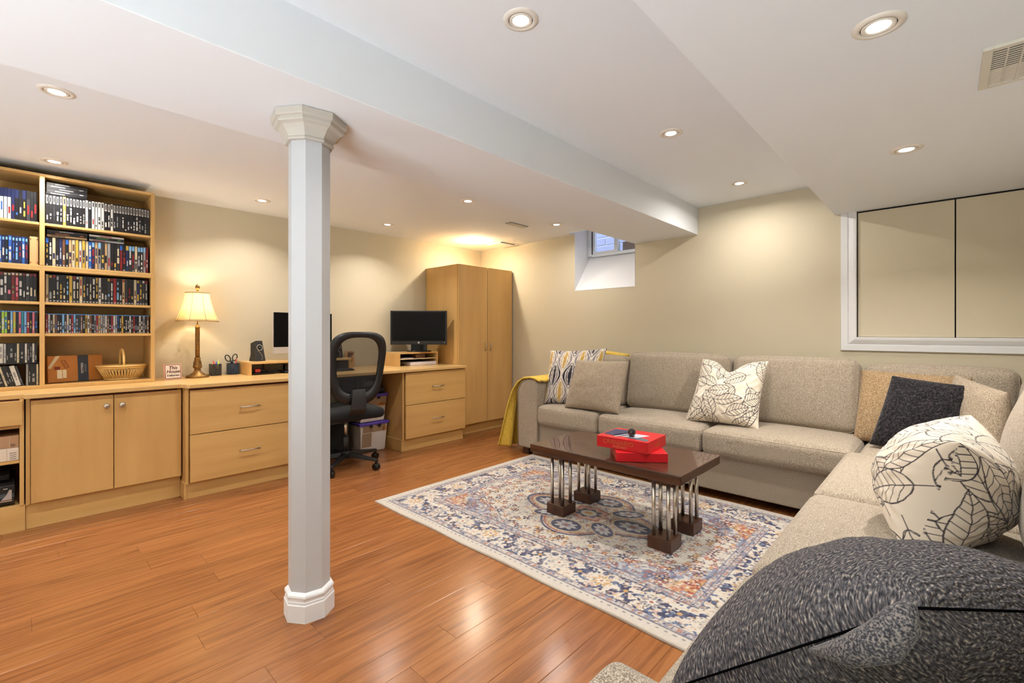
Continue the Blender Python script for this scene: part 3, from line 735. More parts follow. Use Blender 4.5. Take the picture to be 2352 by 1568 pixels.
wbx = thing('wooden_box', 'small pale wooden slide box beside the divider', 'box', (HX - 0.1, LB1 - 0.02, 1.547))
TANB = mat('pale_box_wood', (206, 164, 112), 0.5)
box('body', TANB, wbx, HX - 0.17, HX - 0.022, LB1 - 0.0395, LB1 - 0.001, 1.548, 1.722)
for zz in (1.562, 1.706):
    for yy in (LB1 - 0.035, LB1 - 0.006): MB().box(HX - 0.022, HX - 0.0212, yy - 0.002, yy + 0.002, zz - 0.004, zz + 0.004).build('nail', MAPLEDK, wbx)

# brown gift box leaning at the back of the lowest right shelf
t = thing('gift_box', 'tan cardboard box with a navy band and printed stamps', 'box', (HX - 0.1, 0.24, 0.80))
CARD = mat('tan_card', (176, 112, 48), 0.45); CARD2 = mat('tan_card_dark', (132, 76, 32), 0.5)
T = frame((HX - 0.085, 0.112, 0.8035), (-0.30, 0.954, 0), (-0.10, -0.02, 0.99), (0.954, 0.30, 0.1))
def gb(name, m, a0, a1, b0, b1, c0, c1):
    mb = MB(); mb.T = T; mb.box(a0, a1, b0, b1, c0, c1); return mb.build(name, m, t, 0.0015)
gb('body', CARD, 0, 0.285, 0, 0.172, -0.045, 0)
gb('sleeve', mat('navy_sleeve', (44, 52, 66), 0.5), 0.150, 0.207, -0.0005, 0.1725, -0.0455, 0.0012)
gb('label', mat('label_cream', (222, 208, 176), 0.6), 0.045, 0.070, 0.024, 0.080, 0, 0.0006); gb('label', MATS['label_cream'], 0.073, 0.092, 0.026, 0.080, 0, 0.0006)
gb('stamp', mat('stamp_brown', (110, 40, 20), 0.6), 0.032, 0.060, 0.082, 0.102, 0, 0.0005)
mb = MB(); mb.T = T; mb.poly([(0.0, 0.096, 0.0006), (0.012, 0.088, 0.0006), (0.062, 0.171, 0.0006), (0.040, 0.171, 0.0006)]); mb.build('stripe', mat('stripe_pale', (200, 186, 150), 0.5), t)
mb = MB(); mb.T = T
st = [(0.066, 0.138), (0.084, 0.143), (0.106, 0.095), (0.088, 0.088)]
for k in range(4): a, b = st[k], st[(k + 1) % 4]; mb.tube([(a[0], a[1], 0.0006), (b[0], b[1], 0.0006)], 0.0012, 5)
mb.build('stamp_outline', MATS['stamp_brown'], t)
lettering('KESLLCO', 0.017, frame(T((0.172, 0.085, 0.0016)), T((0, -1, 0)) - T((0, 0, 0)), T((1, 0, 0)) - T((0, 0, 0))), PM_['white'], t, bold=0.0004)
lettering('A CCCO', 0.013, frame(T((0.190, 0.085, 0.0016)), T((0, -1, 0)) - T((0, 0, 0)), T((1, 0, 0)) - T((0, 0, 0))), PM_['silver'], t)
lettering('K E S', 0.012, frame(T((0.086, 0.115, 0.0008)), T((0.4, -0.9, 0)) - T((0, 0, 0)), T((0.9, 0.4, 0)) - T((0, 0, 0))), MATS['stamp_brown'], t)

# wicker basket with hoop handle
t = thing('wicker_basket', 'pale wicker basket with a tall hoop handle', 'basket', (HX - 0.115, 0.475, 0.80))
WICK = mat('wicker', (226, 184, 112), 0.55, bump=0.4, bscale=300)
bx_, by_ = HX - 0.112, 0.478
def ell(rx, ry, z, n=48): return [(bx_ + rx * math.cos(2 * PI * k / n), by_ + ry * math.sin(2 * PI * k / n), z) for k in range(n)]
MB().lathe([(0.001, 0), (1, 0)], (0, 0, 0), 4)
mb = MB(); mb.T = lambda p: (bx_ + p[0], by_ + p[1], p[2])
mb.prism([(0.066 * math.cos(2 * PI * k / 32), 0.092 * math.sin(2 * PI * k / 32)) for k in range(32)], 0.8005, 0.806); mb.build('bottom', WICK, t)
for z, rx, ry, r in ((0.806, 0.068, 0.094, 0.004), (0.896, 0.098, 0.134, 0.006), (0.884, 0.096, 0.131, 0.004)):
    MB().tube(ell(rx, ry, z), r, 8, closed=True).build('rim' if z > 0.85 else 'foot_rim', WICK, t)
mb = MB()
for k in range(44):
    a = 2 * PI * k / 44; b = a + 0.10
    for sg in (1, -1):
        b = a + sg * 0.13
        mb.tube([(bx_ + (0.067 + 0.029 * s_) * math.cos(a + (b - a) * s_), by_ + (0.093 + 0.039 * s_) * math.sin(a + (b - a) * s_), 0.806 + 0.08 * s_) for s_ in (0, 0.5, 1)], 0.0022, 5)
tag(mb.build('woven_sides', WICK, t), kind='stuff')
hp = [(bx_ + 0.096 * math.cos(PI * k / 20), by_ + 0.0 , 0.886 + (0.125 if 0 < k < 20 else 0) * math.sin(PI * k / 20) ** 0.55) for k in range(21)]
MB().tube(hp, 0.0065, 8).build('handle', WICK, t)
mb = MB()
for k in range(1, 20, 1): mb.tube([tuple(Vector(hp[k]) + Vector((0, 0.008 * math.cos(a), 0.004 * math.sin(a)))) for a in (0, 1.6, 3.1, 4.7)], 0.0022, 5, closed=True)
tag(mb.build('handle_wrap', WICK, t), kind='stuff')

# boxes and printer in the open shelves
t = thing('carton', 'brown and white flat carton on the open shelf, on top of a white one', 'carton', (-3.95, -0.2, 0.47))
box('body', mat('carton_brown', (176, 138, 104), 0.7), t, -4.15, -3.835, -0.42, -0.014, 0.478, 0.545)
for k in range(4): MB().box(-3.8348, -3.8343, -0.05 - k * 0.055 - 0.0014, -0.05 - k * 0.055, 0.48, 0.543).build('print_line', PM_['cream'], t)
for k in range(2): MB().box(-3.8348, -3.8343, -0.046, -0.028, 0.488 + k * 0.008, 0.491 + k * 0.008).build('print_line', PM_['charcoal'], t)
t = thing('carton', 'white flat carton with small print, below the brown one', 'carton', (-3.95, -0.2, 0.405))
box('body', mat('carton_white', (222, 208, 190), 0.7), t, -4.15, -3.833, -0.42, -0.014, 0.4055, 0.4765)
for k in range(4): MB().box(-3.8328, -3.8323, -0.062 - k * 0.05, -0.0605 - k * 0.05, 0.408, 0.474).build('print_line', PM_['tan'], t)
for k in range(4): MB().box(-3.8328, -3.8323, -0.050, -0.024, 0.414 + k * 0.011, 0.4165 + k * 0.011).build('print_line', PM_['charcoal'], t)
t = thing('printer', 'black printer on the lowest open shelf', 'printer', (-4.0, -0.25, 0.15))
mb = MB(); mb.prism([(-4.2, 0.149), (-3.865, 0.149), (-3.845, 0.165), (-3.845, 0.20), (-3.86, 0.215), (-3.86, 0.262), (-3.93, 0.285), (-4.2, 0.285)], -0.45, -0.030, ax='y'); mb.build('body', BLACK, t, 0.004)
MB().box(-3.862, -3.843, -0.44, -0.040, 0.176, 0.182).build('silver_strip', SILVER, t)
MB().prism([(-0.085, 0.185), (-0.042, 0.185), (-0.042, 0.235), (-0.052, 0.238), (-0.062, 0.212)], -3.861, -3.8445, ax='x').build('control_panel', mat('printer_silver', (176, 166, 160), 0.4), t)
MB().box(-3.8605, -3.8590, -0.075, -0.058, 0.243, 0.247).build('logo', PM_['white'], t)
box('scanner_lid', BLACKM, t, -4.19, -3.90, -0.44, -0.05, 0.286, 0.315, 0.006)

# ------------------------------------------------------------------ on the worktop
# table lamp
LX, LY = -4.235, 0.932
BRASS = mat('antique_brass', (150, 116, 66), 0.38, metal=0.75, noise=((60, 60, 60), (120, 88, 48), 0.35, 0.7))
t = thing('table_lamp', 'lit table lamp with a cream bell shade and antique brass stem', 'lamp', (LX, LY, ZC))
MB().lathe([(0.0765, 0), (0.0765, 0.013), (0.070, 0.020), (0.050, 0.022), (0.049, 0.028), (0.038, 0.034), (0.024, 0.048), (0.020, 0.062), (0.023, 0.072), (0.030, 0.078), (0.031, 0.088), (0.027, 0.098), (0.022, 0.120), (0.019, 0.136), (0.021, 0.140), (0.022, 0.148), (0.019, 0.152), (0.016, 0.155)], (LX, LY, ZC), 32).build('base', BRASS, t)
mb = MB()
for k in range(14):
    a = 2 * PI * k / 14; mb.tube([(LX + 0.0265 * math.cos(a), LY + 0.0265 * math.sin(a), ZC + 0.098), (LX + 0.021 * math.cos(a), LY + 0.021 * math.sin(a), ZC + 0.13)], 0.0026, 5)
mb.build('leaf_relief', BRASS, t)
MB().lathe([(0.0155, 0.15), (0.0150, 0.30), (0.0150, 0.385), (0.019, 0.387), (0.019, 0.391), (0.012, 0.393), (0.011, 0.41)], (LX, LY, ZC), 24).build('stem', BRASS, t)
MB().lathe([(0.004, 0.40), (0.004, 0.665), (0.010, 0.668), (0.006, 0.674), (0.006, 0.680), (0.013, 0.688), (0.016, 0.700), (0.012, 0.713), (0.004, 0.722), (0.001, 0.726)], (LX, LY, ZC), 16).build('finial', BRASS, t)
shm = bpy.data.materials.new('lamp_shade_cloth'); shm.use_nodes = True; nt = shm.node_tree; b_ = nt.nodes['Principled BSDF']
b_.inputs['Base Color'].default_value = (*lin((238, 222, 180)), 1); b_.inputs['Roughness'].default_value = 0.9
tl = nt.nodes.new('ShaderNodeBsdfTranslucent'); tl.inputs[0].default_value = (*lin((250, 234, 196)), 1)
ms = nt.nodes.new('ShaderNodeMixShader'); ms.inputs[0].default_value = 0.55; nt.links.new(b_.outputs[0], ms.inputs[1]); nt.links.new(tl.outputs[0], ms.inputs[2]); nt.links.new(ms.outputs[0], nt.nodes['Material Output'].inputs[0])
def shade_r(s_): return 0.078 + 0.062 * (1 - s_) ** 1.55      # s_ 0 bottom, 1 top
SZ0, SZ1 = ZC + 0.435, ZC + 0.655
mb = MB(); mb.lathe([(shade_r(k / 12), 0.435 + 0.22 * k / 12) for k in range(13)], (LX, LY, ZC), 48, cap=False); sh = mb.build('shade', shm, t)
so = sh.modifiers.new('thick', 'SOLIDIFY'); so.thickness = 0.0012; so.offset = 1
SHT = mat('shade_trim', (150, 128, 92), 0.8)
for rr, zz in ((shade_r(0), SZ0), (shade_r(1), SZ1)):
    MB().tube([(LX + (rr + 0.0005) * math.cos(2 * PI * k / 40), LY + (rr + 0.0005) * math.sin(2 * PI * k / 40), zz) for k in range(40)], 0.0032, 6, closed=True).build('shade_binding', SHT, sh)
for k in range(8):
    a = 2 * PI * (k + 0.25) / 8
    MB().tube([(LX + (shade_r(j / 8) + 0.001) * math.cos(a), LY + (shade_r(j / 8) + 0.001) * math.sin(a), SZ0 + 0.22 * j / 8) for j in range(9)], 0.0014, 5).build('shade_seam', SHT, sh)
MB().sphere((LX, LY, ZC + 0.545), 0.026, 14).build('bulb', mat('bulb_glass', (255, 240, 210), 0.4, emit=(1.0, 0.78, 0.45), estr=12), t)
ld = bpy.data.lights.new('lamp_light', 'POINT'); ld.energy = 3.2; ld.color = (1.0, 0.87, 0.68); ld.shadow_soft_size = 0.03
lo = bpy.data.objects.new('lamp_light', ld); COL.objects.link(lo); lo.parent = t; lo.location = (0, 0, 0.59)

# little sign
t = thing('desk_sign', 'small white framed sign with dark red script', 'sign', (-4.19, 0.77, ZC))
T = frame((-4.165, 0.712, ZC + 0.001), (-0.28, 0.96, 0), (-0.10, -0.03, 0.995), (0.96, 0.28, 0.1))
def sb(name, m, a0, a1, b0, b1, c0, c1, bev=0.0008):
    mb = MB(); mb.T = T; mb.box(a0, a1, b0, b1, c0, c1); return mb.build(name, m, t, bev)
sb('plate', mat('sign_pink', (226, 178, 160), 0.4), 0, 0.118, 0, 0.114, -0.008, 0)
sb('face', mat('sign_white', (240, 232, 226), 0.4), 0.010, 0.109, 0.010, 0.107, 0, 0.0008)
SRED = mat('sign_dark_red', (88, 22, 30), 0.5)
for q in ((0.008, 0.111, 0.007, 0.0095), (0.008, 0.111, 0.1055, 0.108), (0.007, 0.0095, 0.008, 0.108), (0.1085, 0.111, 0.008, 0.108)): sb('border_line', SRED, *q, 0, 0.0014, 0.0)
for (txt, sz, cy, shx, mm) in (('This', 0.034, 0.085, 0.25, SRED), ('House', 0.034, 0.058, 0.25, SRED), ('Delitorem', 0.020, 0.030, 0.0, mat('sign_grey', (96, 78, 74), 0.5))):
    o_ = Vector(T((0.0595, cy, 0.0014))); lettering(txt, sz, frame(o_, (-0.28, 0.96, 0), (-0.10, -0.03, 0.995)), mm, t, shear=shx, bold=0.0006)

# pen cups
def pen_cup(cx, cy, tint, label):
    t = thing('pen_cup', label, 'pen holder', (cx, cy, ZC + 0.0005))
    m = mat_clear('mesh_' + tint[0], tint[1], 0.55, 0.5); z0 = ZC + 0.001; w = 0.036
    mb = MB()
    for s_ in (-1, 1):
        mb.poly([(cx + s_ * w, cy - w, z0), (cx + s_ * w, cy + w, z0), (cx + s_ * w, cy + w, z0 + 0.09), (cx + s_ * w, cy - w, z0 + 0.09)])
        mb.poly([(cx - w, cy + s_ * w, z0), (cx + w, cy + s_ * w, z0), (cx + w, cy + s_ * w, z0 + 0.09), (cx - w, cy + s_ * w, z0 + 0.09)])
    s_ = mb.build('mesh_side', m, t); so = s_.modifiers.new('thick', 'SOLIDIFY'); so.thickness = 0.0008
    MB().box(cx - w, cx + w, cy - w, cy + w, z0, z0 + 0.003).build('bottom', BLACK, t)
    MB().tube([(cx - w, cy - w, z0 + 0.09), (cx + w, cy - w, z0 + 0.09), (cx + w, cy + w, z0 + 0.09), (cx - w, cy + w, z0 + 0.09)], 0.002, 6, closed=True, smooth=False).build('rim', BLACK, t)
    return t
pen_cup(-4.33, 1.075, ('grey', (60, 58, 56)), 'dark mesh pen cup beside the lamp, full of coloured pens')
pen_cup(-4.345, 1.205, ('blue', (40, 60, 84)), 'dark mesh pen cup holding black-handled scissors')
def pen(x, y, dx, dy, h, col, label, cat='pen', r=0.0042):
    c_ = mat('pen_' + col[0], col[1], 0.4); z0 = ZC + 0.005
    t = thing('pen' if cat == 'pen' else 'pencil', label, cat, (x, y, z0)); a = Vector((x, y, z0)); d = Vector((dx, dy, h))
    MB().tube([a, a + d * 0.86], r, 8).build('barrel', c_, t)
    MB().tube([a + d * 0.86, a + d * 0.90, a + d], [r, r * 0.8, r * 0.3], 8).build('tip', mat('pen_tip_' + col[0], tuple(min(255, int(v_ * 0.6 + 90)) for v_ in col[1]), 0.4), t)
pen(-4.315, 1.105, -0.012, -0.052, 0.125, ('red', (200, 40, 36)), 'red pen leaning left in the cup beside the lamp')
pen(-4.345, 1.050, 0.004, 0.012, 0.128, ('wood', (214, 166, 96)), 'natural wood pencil in the cup beside the lamp', 'pencil')
pen(-4.33, 1.075, 0.006, 0.010, 0.112, ('blue', (36, 70, 180)), 'blue marker in the cup beside the lamp', r=0.006)
pen(-4.350, 1.090, 0.006, 0.014, 0.122, ('lime', (196, 214, 60)), 'lime highlighter in the cup beside the lamp', r=0.006)
pen(-4.320, 1.185, -0.006, 0.050, 0.130, ('crimson', (206, 60, 60)), 'red and white pen leaning right in the scissors cup', r=0.005)
pen(-4.360, 1.222, 0.0, -0.004, 0.10, ('cyan', (50, 140, 190)), 'blue pen upright in the scissors cup', r=0.005)
t = thing('scissors', 'black-handled scissors standing in the right pen cup', 'scissors', (-4.345, 1.2, ZC + 0.005))
SX = -4.342
MB().tube([(SX, 1.202, ZC + 0.006), (SX, 1.198, ZC + 0.10)], [0.003, 0.006], 6).build('blade', SILVER, t)
MB().tube([(SX, 1.2, ZC + 0.085), (SX, 1.194, ZC + 0.115)], 0.011, 8).build('shank', BLACK, t)
for cy_, cz_, rr in ((1.168, 0.135, -0.45), (1.220, 0.140, 0.25)):
    pts = []
    for k in range(18):
        a = 2 * PI * k / 18; u_, w_ = 0.017 * math.cos(a), 0.028 * math.sin(a)
        pts.append((SX, cy_ + u_ * math.cos(rr) + w_ * math.sin(rr), ZC + cz_ - u_ * math.sin(rr) + w_ * math.cos(rr)))
    MB().tube(pts, 0.0042, 8, closed=True).build('finger_loop', BLACK, t)

# long monitor riser
t = thing('desk_riser', 'long low maple riser carrying the big screen and both speakers', 'desk shelf', (-4.25, 1.7, ZC))
box('top_board', MAPLETOP, t, XW0, -4.10, 1.255, 2.14, 0.868, 0.886)
for y_ in (1.258, 1.66, 2.118): box('support', MAPLE, t, XW0, -4.104, y_, y_ + 0.018, ZC + 0.0005, 0.868)
# speakers
def speaker(cx, cy, yaw, label):
    t = thing('speaker', label, 'speaker', (cx, cy, 0.8865)); T = rotz((cx, cy, 0.8865), yaw)
    mb = MB(); mb.T = T
    # local: +x front
    F_ = [(0.045, -0.045, 0), (0.045, 0.045, 0), (0.020, 0.030, 0.172), (0.020, -0.030, 0.172)]; B_ = [(-0.055, -0.040, 0), (-0.055, 0.040, 0), (-0.042, 0.036, 0.055), (-0.050, 0.030, 0.150), (-0.050, -0.030, 0.150), (-0.042, -0.036, 0.055)]
    f = [mb.pt(p) for p in F_]; b = [mb.pt(p) for p in B_]
    mb.face(f); mb.face((b[0], b[5], b[4], b[3], b[2], b[1])); mb.face((f[3], f[2], b[3], b[4])); mb.face((f[1], b[1], b[2], b[3], f[2])); mb.face((f[0], f[3], b[4], b[5], b[0])); mb.face((f[0], b[0], b[1], f[1]))
    mb.build('cabinet', mat('speaker_black', (34, 34, 36), 0.5), t, 0.004)
    n_ = Vector((0.172, 0, 0.025)).normalized()
    def P(u, w, d=0.001):   # on the sloping front: u across, w share of height
        x_ = 0.045 - 0.025 * w; return T((x_ + n_.x * d, u, 0.172 * w + n_.z * d))
    for w0, r_ in ((0.66, 0.024),):
        MB().tube([P(r_ * math.cos(2 * PI * k / 28), w0 + r_ / 0.172 * math.sin(2 * PI * k / 28)) for k in range(28)], 0.0022, 6, closed=True).build('driver_ring', CHROME, t)
        mb = MB(); mb.poly([P(0.021 * math.cos(2 * PI * k / 24), w0 + 0.021 / 0.172 * math.sin(2 * PI * k / 24), 0.0008) for k in range(24)]); mb.build('cone', BLACKM, t)
        MB().sphere(P(0, w0, 0.002), 0.006, 10).build('dust_cap', GREY, t)
    MB().tube([P(-0.024 + 0.044 * k / 10, 0.50 - 0.33 * (k / 10) ** 2.2) for k in range(11)], 0.0016, 6).build('chrome_arc', CHROME, t)
    MB().sphere(P(0.012, 0.10, 0.001), 0.004, 8).build('badge', SILVER, t)
speaker(-4.24, 1.362, 16, 'black desktop speaker beside the pen cups')
speaker(-4.24, 2.062, -6, 'black desktop speaker seen through the chair mesh')
# all-in-one computer behind the column
t = thing('desktop_computer', 'slim all-in-one computer with silver chin behind the column', 'computer', (-4.22, 1.74, 0.8865))
box('screen', mat('screen_off', (8, 8, 9), 0.35, spec=0.15), t, -4.222, -4.205, 1.482, 1.995, 1.000, 1.302, 0.003)
box('chin', mat('imac_silver', (206, 198, 192), 0.35, metal=0.3), t, -4.222, -4.2045, 1.482, 1.995, 0.944, 1.0005, 0.003)
box('rear_shell', MATS['imac_silver'], t, -4.232, -4.222, 1.480, 1.997, 0.943, 1.304, 0.004)
MB().prism([(-4.30, 0.8868), (-4.14, 0.8868), (-4.14, 0.890), (-4.25, 0.893), (-4.236, 1.05), (-4.246, 1.05), (-4.26, 0.90), (-4.30, 0.890)], 1.65, 1.83, ax='y').build('stand', MATS['imac_silver'], t)
# things under the riser
t = thing('cable_box', 'tangle of black chargers and a red item under the riser', 'charger', (-4.18, 1.37, ZC))
box('tray', BLACKG, t, -4.30, -4.12, 1.29, 1.46, ZC + 0.001, ZC + 0.018, 0.006); box('red_pack', mat('pack_red', (190, 50, 44), 0.4), t, -4.20, -4.14, 1.315, 1.355, ZC + 0.018, ZC + 0.046, 0.004); box('black_pack', BLACK, t, -4.26, -4.16, 1.29, 1.40, ZC + 0.018, ZC + 0.042, 0.008)
MB().tube([(-4.13, 1.40, ZC + 0.03), (-4.125, 1.43, ZC + 0.022), (-4.128, 1.47, ZC + 0.035), (-4.14, 1.50, ZC + 0.025)], 0.006, 8).build('cable', BLACKG, t)
MB().box(-4.27, -4.262, 1.41, 1.424, ZC + 0.01, 0.866).build('hanging_lead', mat('lead_brown', (70, 56, 40), 0.6), t)
t = thing('telephone', 'black handset lying under the riser beside the column', 'telephone', (-4.15, 1.58, ZC))
box('base', BLACK, t, -4.22, -4.10, 1.53, 1.64, ZC + 0.001, ZC + 0.022, 0.006); box('handset', BLACKG, t, -4.20, -4.14, 1.55, 1.57, ZC + 0.022, ZC + 0.075, 0.008)
t = thing('storage_tin', 'black box under the right end of the riser', 'box', (-4.2, 2.06, ZC)); box('body', BLACK, t, -4.33, -4.12, 1.985, 2.105, ZC + 0.001, 0.86, 0.004); box('lid', BLACKM, t, -4.332, -4.118, 1.983, 2.107, 0.845, 0.866, 0.003)
t = thing('keyboard', 'black keyboard on the desk behind the chair back', 'keyboard', (-4.03, 1.85, ZC)); box('body', BLACK, t, -4.09, -3.95, 1.70, 2.09, ZC + 0.001, ZC + 0.014, 0.004)
KM = mat('key_black', (30, 30, 33), 0.5)
for r_ in range(4):
    for k in range(12):
        MB().box(-4.08 + r_ * 0.031, -4.055 + r_ * 0.031, 1.708 + k * 0.0315, 1.735 + k * 0.0315, ZC + 0.0142, ZC + 0.0185).build('key', KM, t)
t = thing('wooden_figure', 'small carved brown figure standing on a light wood plaque', 'ornament', (-4.36, 2.27, ZC))
box('plaque', TANB, t, -4.40, -4.392, 2.22, 2.32, ZC + 0.001, ZC + 0.16, 0.002)
mb = MB().sphere((-4.375, 2.265, ZC + 0.135), 0.022, 12).tube([(-4.375, 2.255, ZC + 0.02), (-4.372, 2.265, ZC + 0.07), (-4.375, 2.265, ZC + 0.12)], [0.012, 0.022, 0.016], 10)
mb.tube([(-4.375, 2.285, ZC + 0.12), (-4.372, 2.30, ZC + 0.15)], [0.008, 0.005], 6); mb.build('carving', mat('carved_brown', (104, 66, 34), 0.5), t)
t = thing('camera_gadget', 'small black gadget at the right end of the riser', 'gadget', (-4.3, 2.10, 0.8865)); MB().rbox((-4.30, 2.09, 0.905), (0.02, 0.022, 0.018), 0.007, nmid=3).build('body', BLACK, t); mb = MB(); mb.T = frame((-4.279, 2.09, 0.905), (0, 1, 0), (0, 0, 1)); mb.lathe([(0.010, 0), (0.010, 0.006), (0.006, 0.007)], n=14).build('lens', BLACKG, t)

# small two-tier stand with the second monitor
t = thing('monitor_stand', 'small open maple stand with a shelf under the black monitor', 'desk shelf', (-4.2, 2.88, ZC))
S0, S1, SX0, SX1 = 2.632, 3.128, -4.34, -4.062
box('top_board', MAPLETOP, t, SX0, SX1, S0, S1, 0.903, 0.920); box('side', MAPLE, t, SX0, SX1, S0, S0 + 0.017, ZC + 0.0005, 0.903); box('side', MAPLE, t, SX0, SX1, S1 - 0.017, S1, ZC + 0.0005, 0.903); box('shelf', mat('shelf_pale', (226, 210, 178), 0.5), t, SX0, SX1 - 0.004, S0 + 0.017, S1 - 0.017, 0.845, 0.853)
MB().box(SX0 - 0.004, SX0, S0, S1, ZC + 0.0005, 0.92).build('back_panel', BLACKM, t)
tag(box('game_console', mat('console_white', (226, 220, 226), 0.4), None, -4.30, SX1 - 0.003, 2.775, 3.108, ZC + 0.001, ZC + 0.035, 0.003, loc=(-4.2, 2.94, ZC)), 'white slim console box at the bottom of the small stand', 'console')
tag(box('paper_stack', PM_['white'], None, -4.28, SX1 - 0.02, 2.68, 2.82, 0.8535, 0.862, 0.001, loc=(-4.2, 2.75, 0.8535)), 'white papers on the shelf of the small stand', 'papers')
tag(box('small_box', PM_['brown'], None, -4.28, SX1 - 0.03, 2.86, 2.98, 0.8535, 0.895, 0.002, loc=(-4.2, 2.92, 0.8535)), 'dark brown box on the shelf of the small stand', 'box')
yaw = math.radians(YAW + 3); R_ = Vector((math.cos(yaw), math.sin(yaw), 0)); N_ = Vector((math.sin(yaw), -math.cos(yaw), 0))
MC = Vector((-4.105, 2.905, 1.178))
t = thing('monitor', 'black flat monitor on the small maple stand', 'monitor', (MC.x, MC.y, 0.921))
T = frame(MC, R_, (0, 0, 1), N_)
def mbx(name, m, a0, a1, b0, b1, c0, c1, bev=0.003):
    mb = MB(); mb.T = T; mb.box(a0, a1, b0, b1, c0, c1); return mb.build(name, m, t, bev)
mbx('bezel', BLACK, -0.300, 0.300, -0.182, 0.182, -0.03, 0.0); mbx('screen', MATS['screen_off'], -0.284, 0.284, -0.142, 0.168, 0.0, 0.0008, 0)
mbx('rear_housing', BLACK, -0.2, 0.2, -0.13, 0.13, -0.06, -0.03, 0.01); mbx('neck', BLACKG, -0.085, 0.085, -0.25, -0.16, -0.045, -0.015)
mb = MB(); mb.T = lambda p: (MC.x + R_.x * p[0] - N_.x * 0.03 + N_.x * p[1], MC.y + R_.y * p[0] - N_.y * 0.03 + N_.y * p[1], 0.921 + p[2])
mb.prism([(0.13 * math.cos(2 * PI * k / 32), 0.085 * math.sin(2 * PI * k / 32)) for k in range(32)], 0, 0.012); mb.build('foot', BLACKG, t, 0.003)
mb = MB(); mb.T = T; mb.poly([(0.010 * math.cos(2 * PI * k / 20), -0.160 + 0.010 * math.sin(2 * PI * k / 20), 0.0012) for k in range(20)]); mb.build('logo_disc', PM_['white'], t)
lettering('hp', 0.013, frame(T((0, -0.159, 0.0016)), R_, (0, 0, 1)), BLACK, t, name='logo', shear=0.2)
MB().box(0, 0.001, 0, 0.001, 0, 0.001)
mbx('power_light', PM_['white'], 0.272, 0.278, -0.162, -0.156, 0, 0.001, 0)

# ------------------------------------------------------------------ under the desk
PURP = mat('purple_lid', (84, 62, 164), 0.4)
def bin_(z0, z1, x1, ya, yb, label, fill):
    t = thing('storage_bin', label, 'storage box', (-4.1, (ya + yb) / 2, z0))
    mb = MB(); x0 = -4.36; i = 0.018
    a = [mb.pt(p) for p in ((x0 + i, ya + i, z0), (x1 - i, ya + i, z0), (x1 - i, yb - i, z0), (x0 + i, yb - i, z0))]; b = [mb.pt(p) for p in ((x0, ya, z1 - 0.02), (x1, ya, z1 - 0.02), (x1, yb, z1 - 0.02), (x0, yb, z1 - 0.02))]
    for k in range(4): mb.face((a[k], a[(k + 1) % 4], b[(k + 1) % 4], b[k]))
    mb.face(a[::-1]); mb.face(b)
    mb.build('tub', mat('bin_plastic', (206, 196, 190), 0.35), t, 0.01)
    box('lid', PURP, t, x0 - 0.01, x1 + 0.012, ya - 0.012, yb + 0.012, z1 - 0.026, z1, 0.006)
    for (y_a, y_b, f0, f1, m) in fill:
        h = z1 - 0.02 - z0
        def X(f): return x1 - i * (1 - f) + 0.0012
        MB().poly([(X(f0), ya + (yb - ya) * y_a, z0 + h * f0), (X(f0), ya + (yb - ya) * y_b, z0 + h * f0), (X(f1), ya + (yb - ya) * y_b, z0 + h * f1), (X(f1), ya + (yb - ya) * y_a, z0 + h * f1)]).build('contents', m, t)
    for f in (0.38, 0.68): MB().box(x1 + 0.001, x1 + 0.016, ya + (yb - ya) * f - 0.012, ya + (yb - ya) * f + 0.012, z1 - 0.045, z1 - 0.02).build('clip', BLACK, t)
FB = mat('bin_beige', (150, 124, 98), 0.6); FO = mat('bin_orange', (196, 138, 72), 0.6); FG = mat('bin_green', (96, 120, 72), 0.6)
bin_(0.001, 0.282, -3.925, 2.130, 2.418, 'lower storage bin with a bright purple lid under the desk', [(0.1, 0.9, 0.72, 0.95, FB), (0.08, 0.42, 0.2, 0.7, FB), (0.82, 0.95, 0.72, 0.9, FO)])
bin_(0.284, 0.545, -3.925, 2.125, 2.410, 'upper storage bin with a dull purple lid under the desk', [(0.05, 0.95, 0.62, 0.98, FB), (0.65, 0.95, 0.60, 0.75, FO), (0.3, 0.62, 0.42, 0.62, FG)])
t = thing('equipment_box', 'black carton with white print lying on the upper bin', 'carton', (-4.1, 2.25, 0.546)); box('body', BLACK, t, -4.30, -3.955, 2.10, 2.40, 0.546, 0.605, 0.003)
lettering('RECORDS 713', 0.022, frame((-3.9545, 2.325, 0.575), (0, 1, 0), (0, 0, 1)), GREY, t)
t = thing('equipment_box', 'smaller black carton with a grey label on top of the stack', 'carton', (-4.1, 2.25, 0.606)); box('body', BLACK, t, -4.28, -3.975, 2.12, 2.375, 0.606, 0.675, 0.003); MB().box(-3.9749, -3.974, 2.19, 2.355, 0.622, 0.662).build('label', mat('label_grey', (120, 118, 118), 0.6), t)
t = thing('computer_tower', 'black computer tower in the dark under the desk', 'computer', (-4.1, 1.9, 0)); box('case', BLACK, t, -4.39, -4.02, 1.87, 2.07, 0.001, 0.42, 0.006); box('front_panel', BLACKM, t, -4.02, -4.005, 1.875, 2.065, 0.005, 0.415, 0.004)
for k in range(3): MB().box(-4.005, -4.003, 1.885, 2.055, 0.30 + k * 0.035, 0.325 + k * 0.035).build('drive_bay', BLACKG, t)

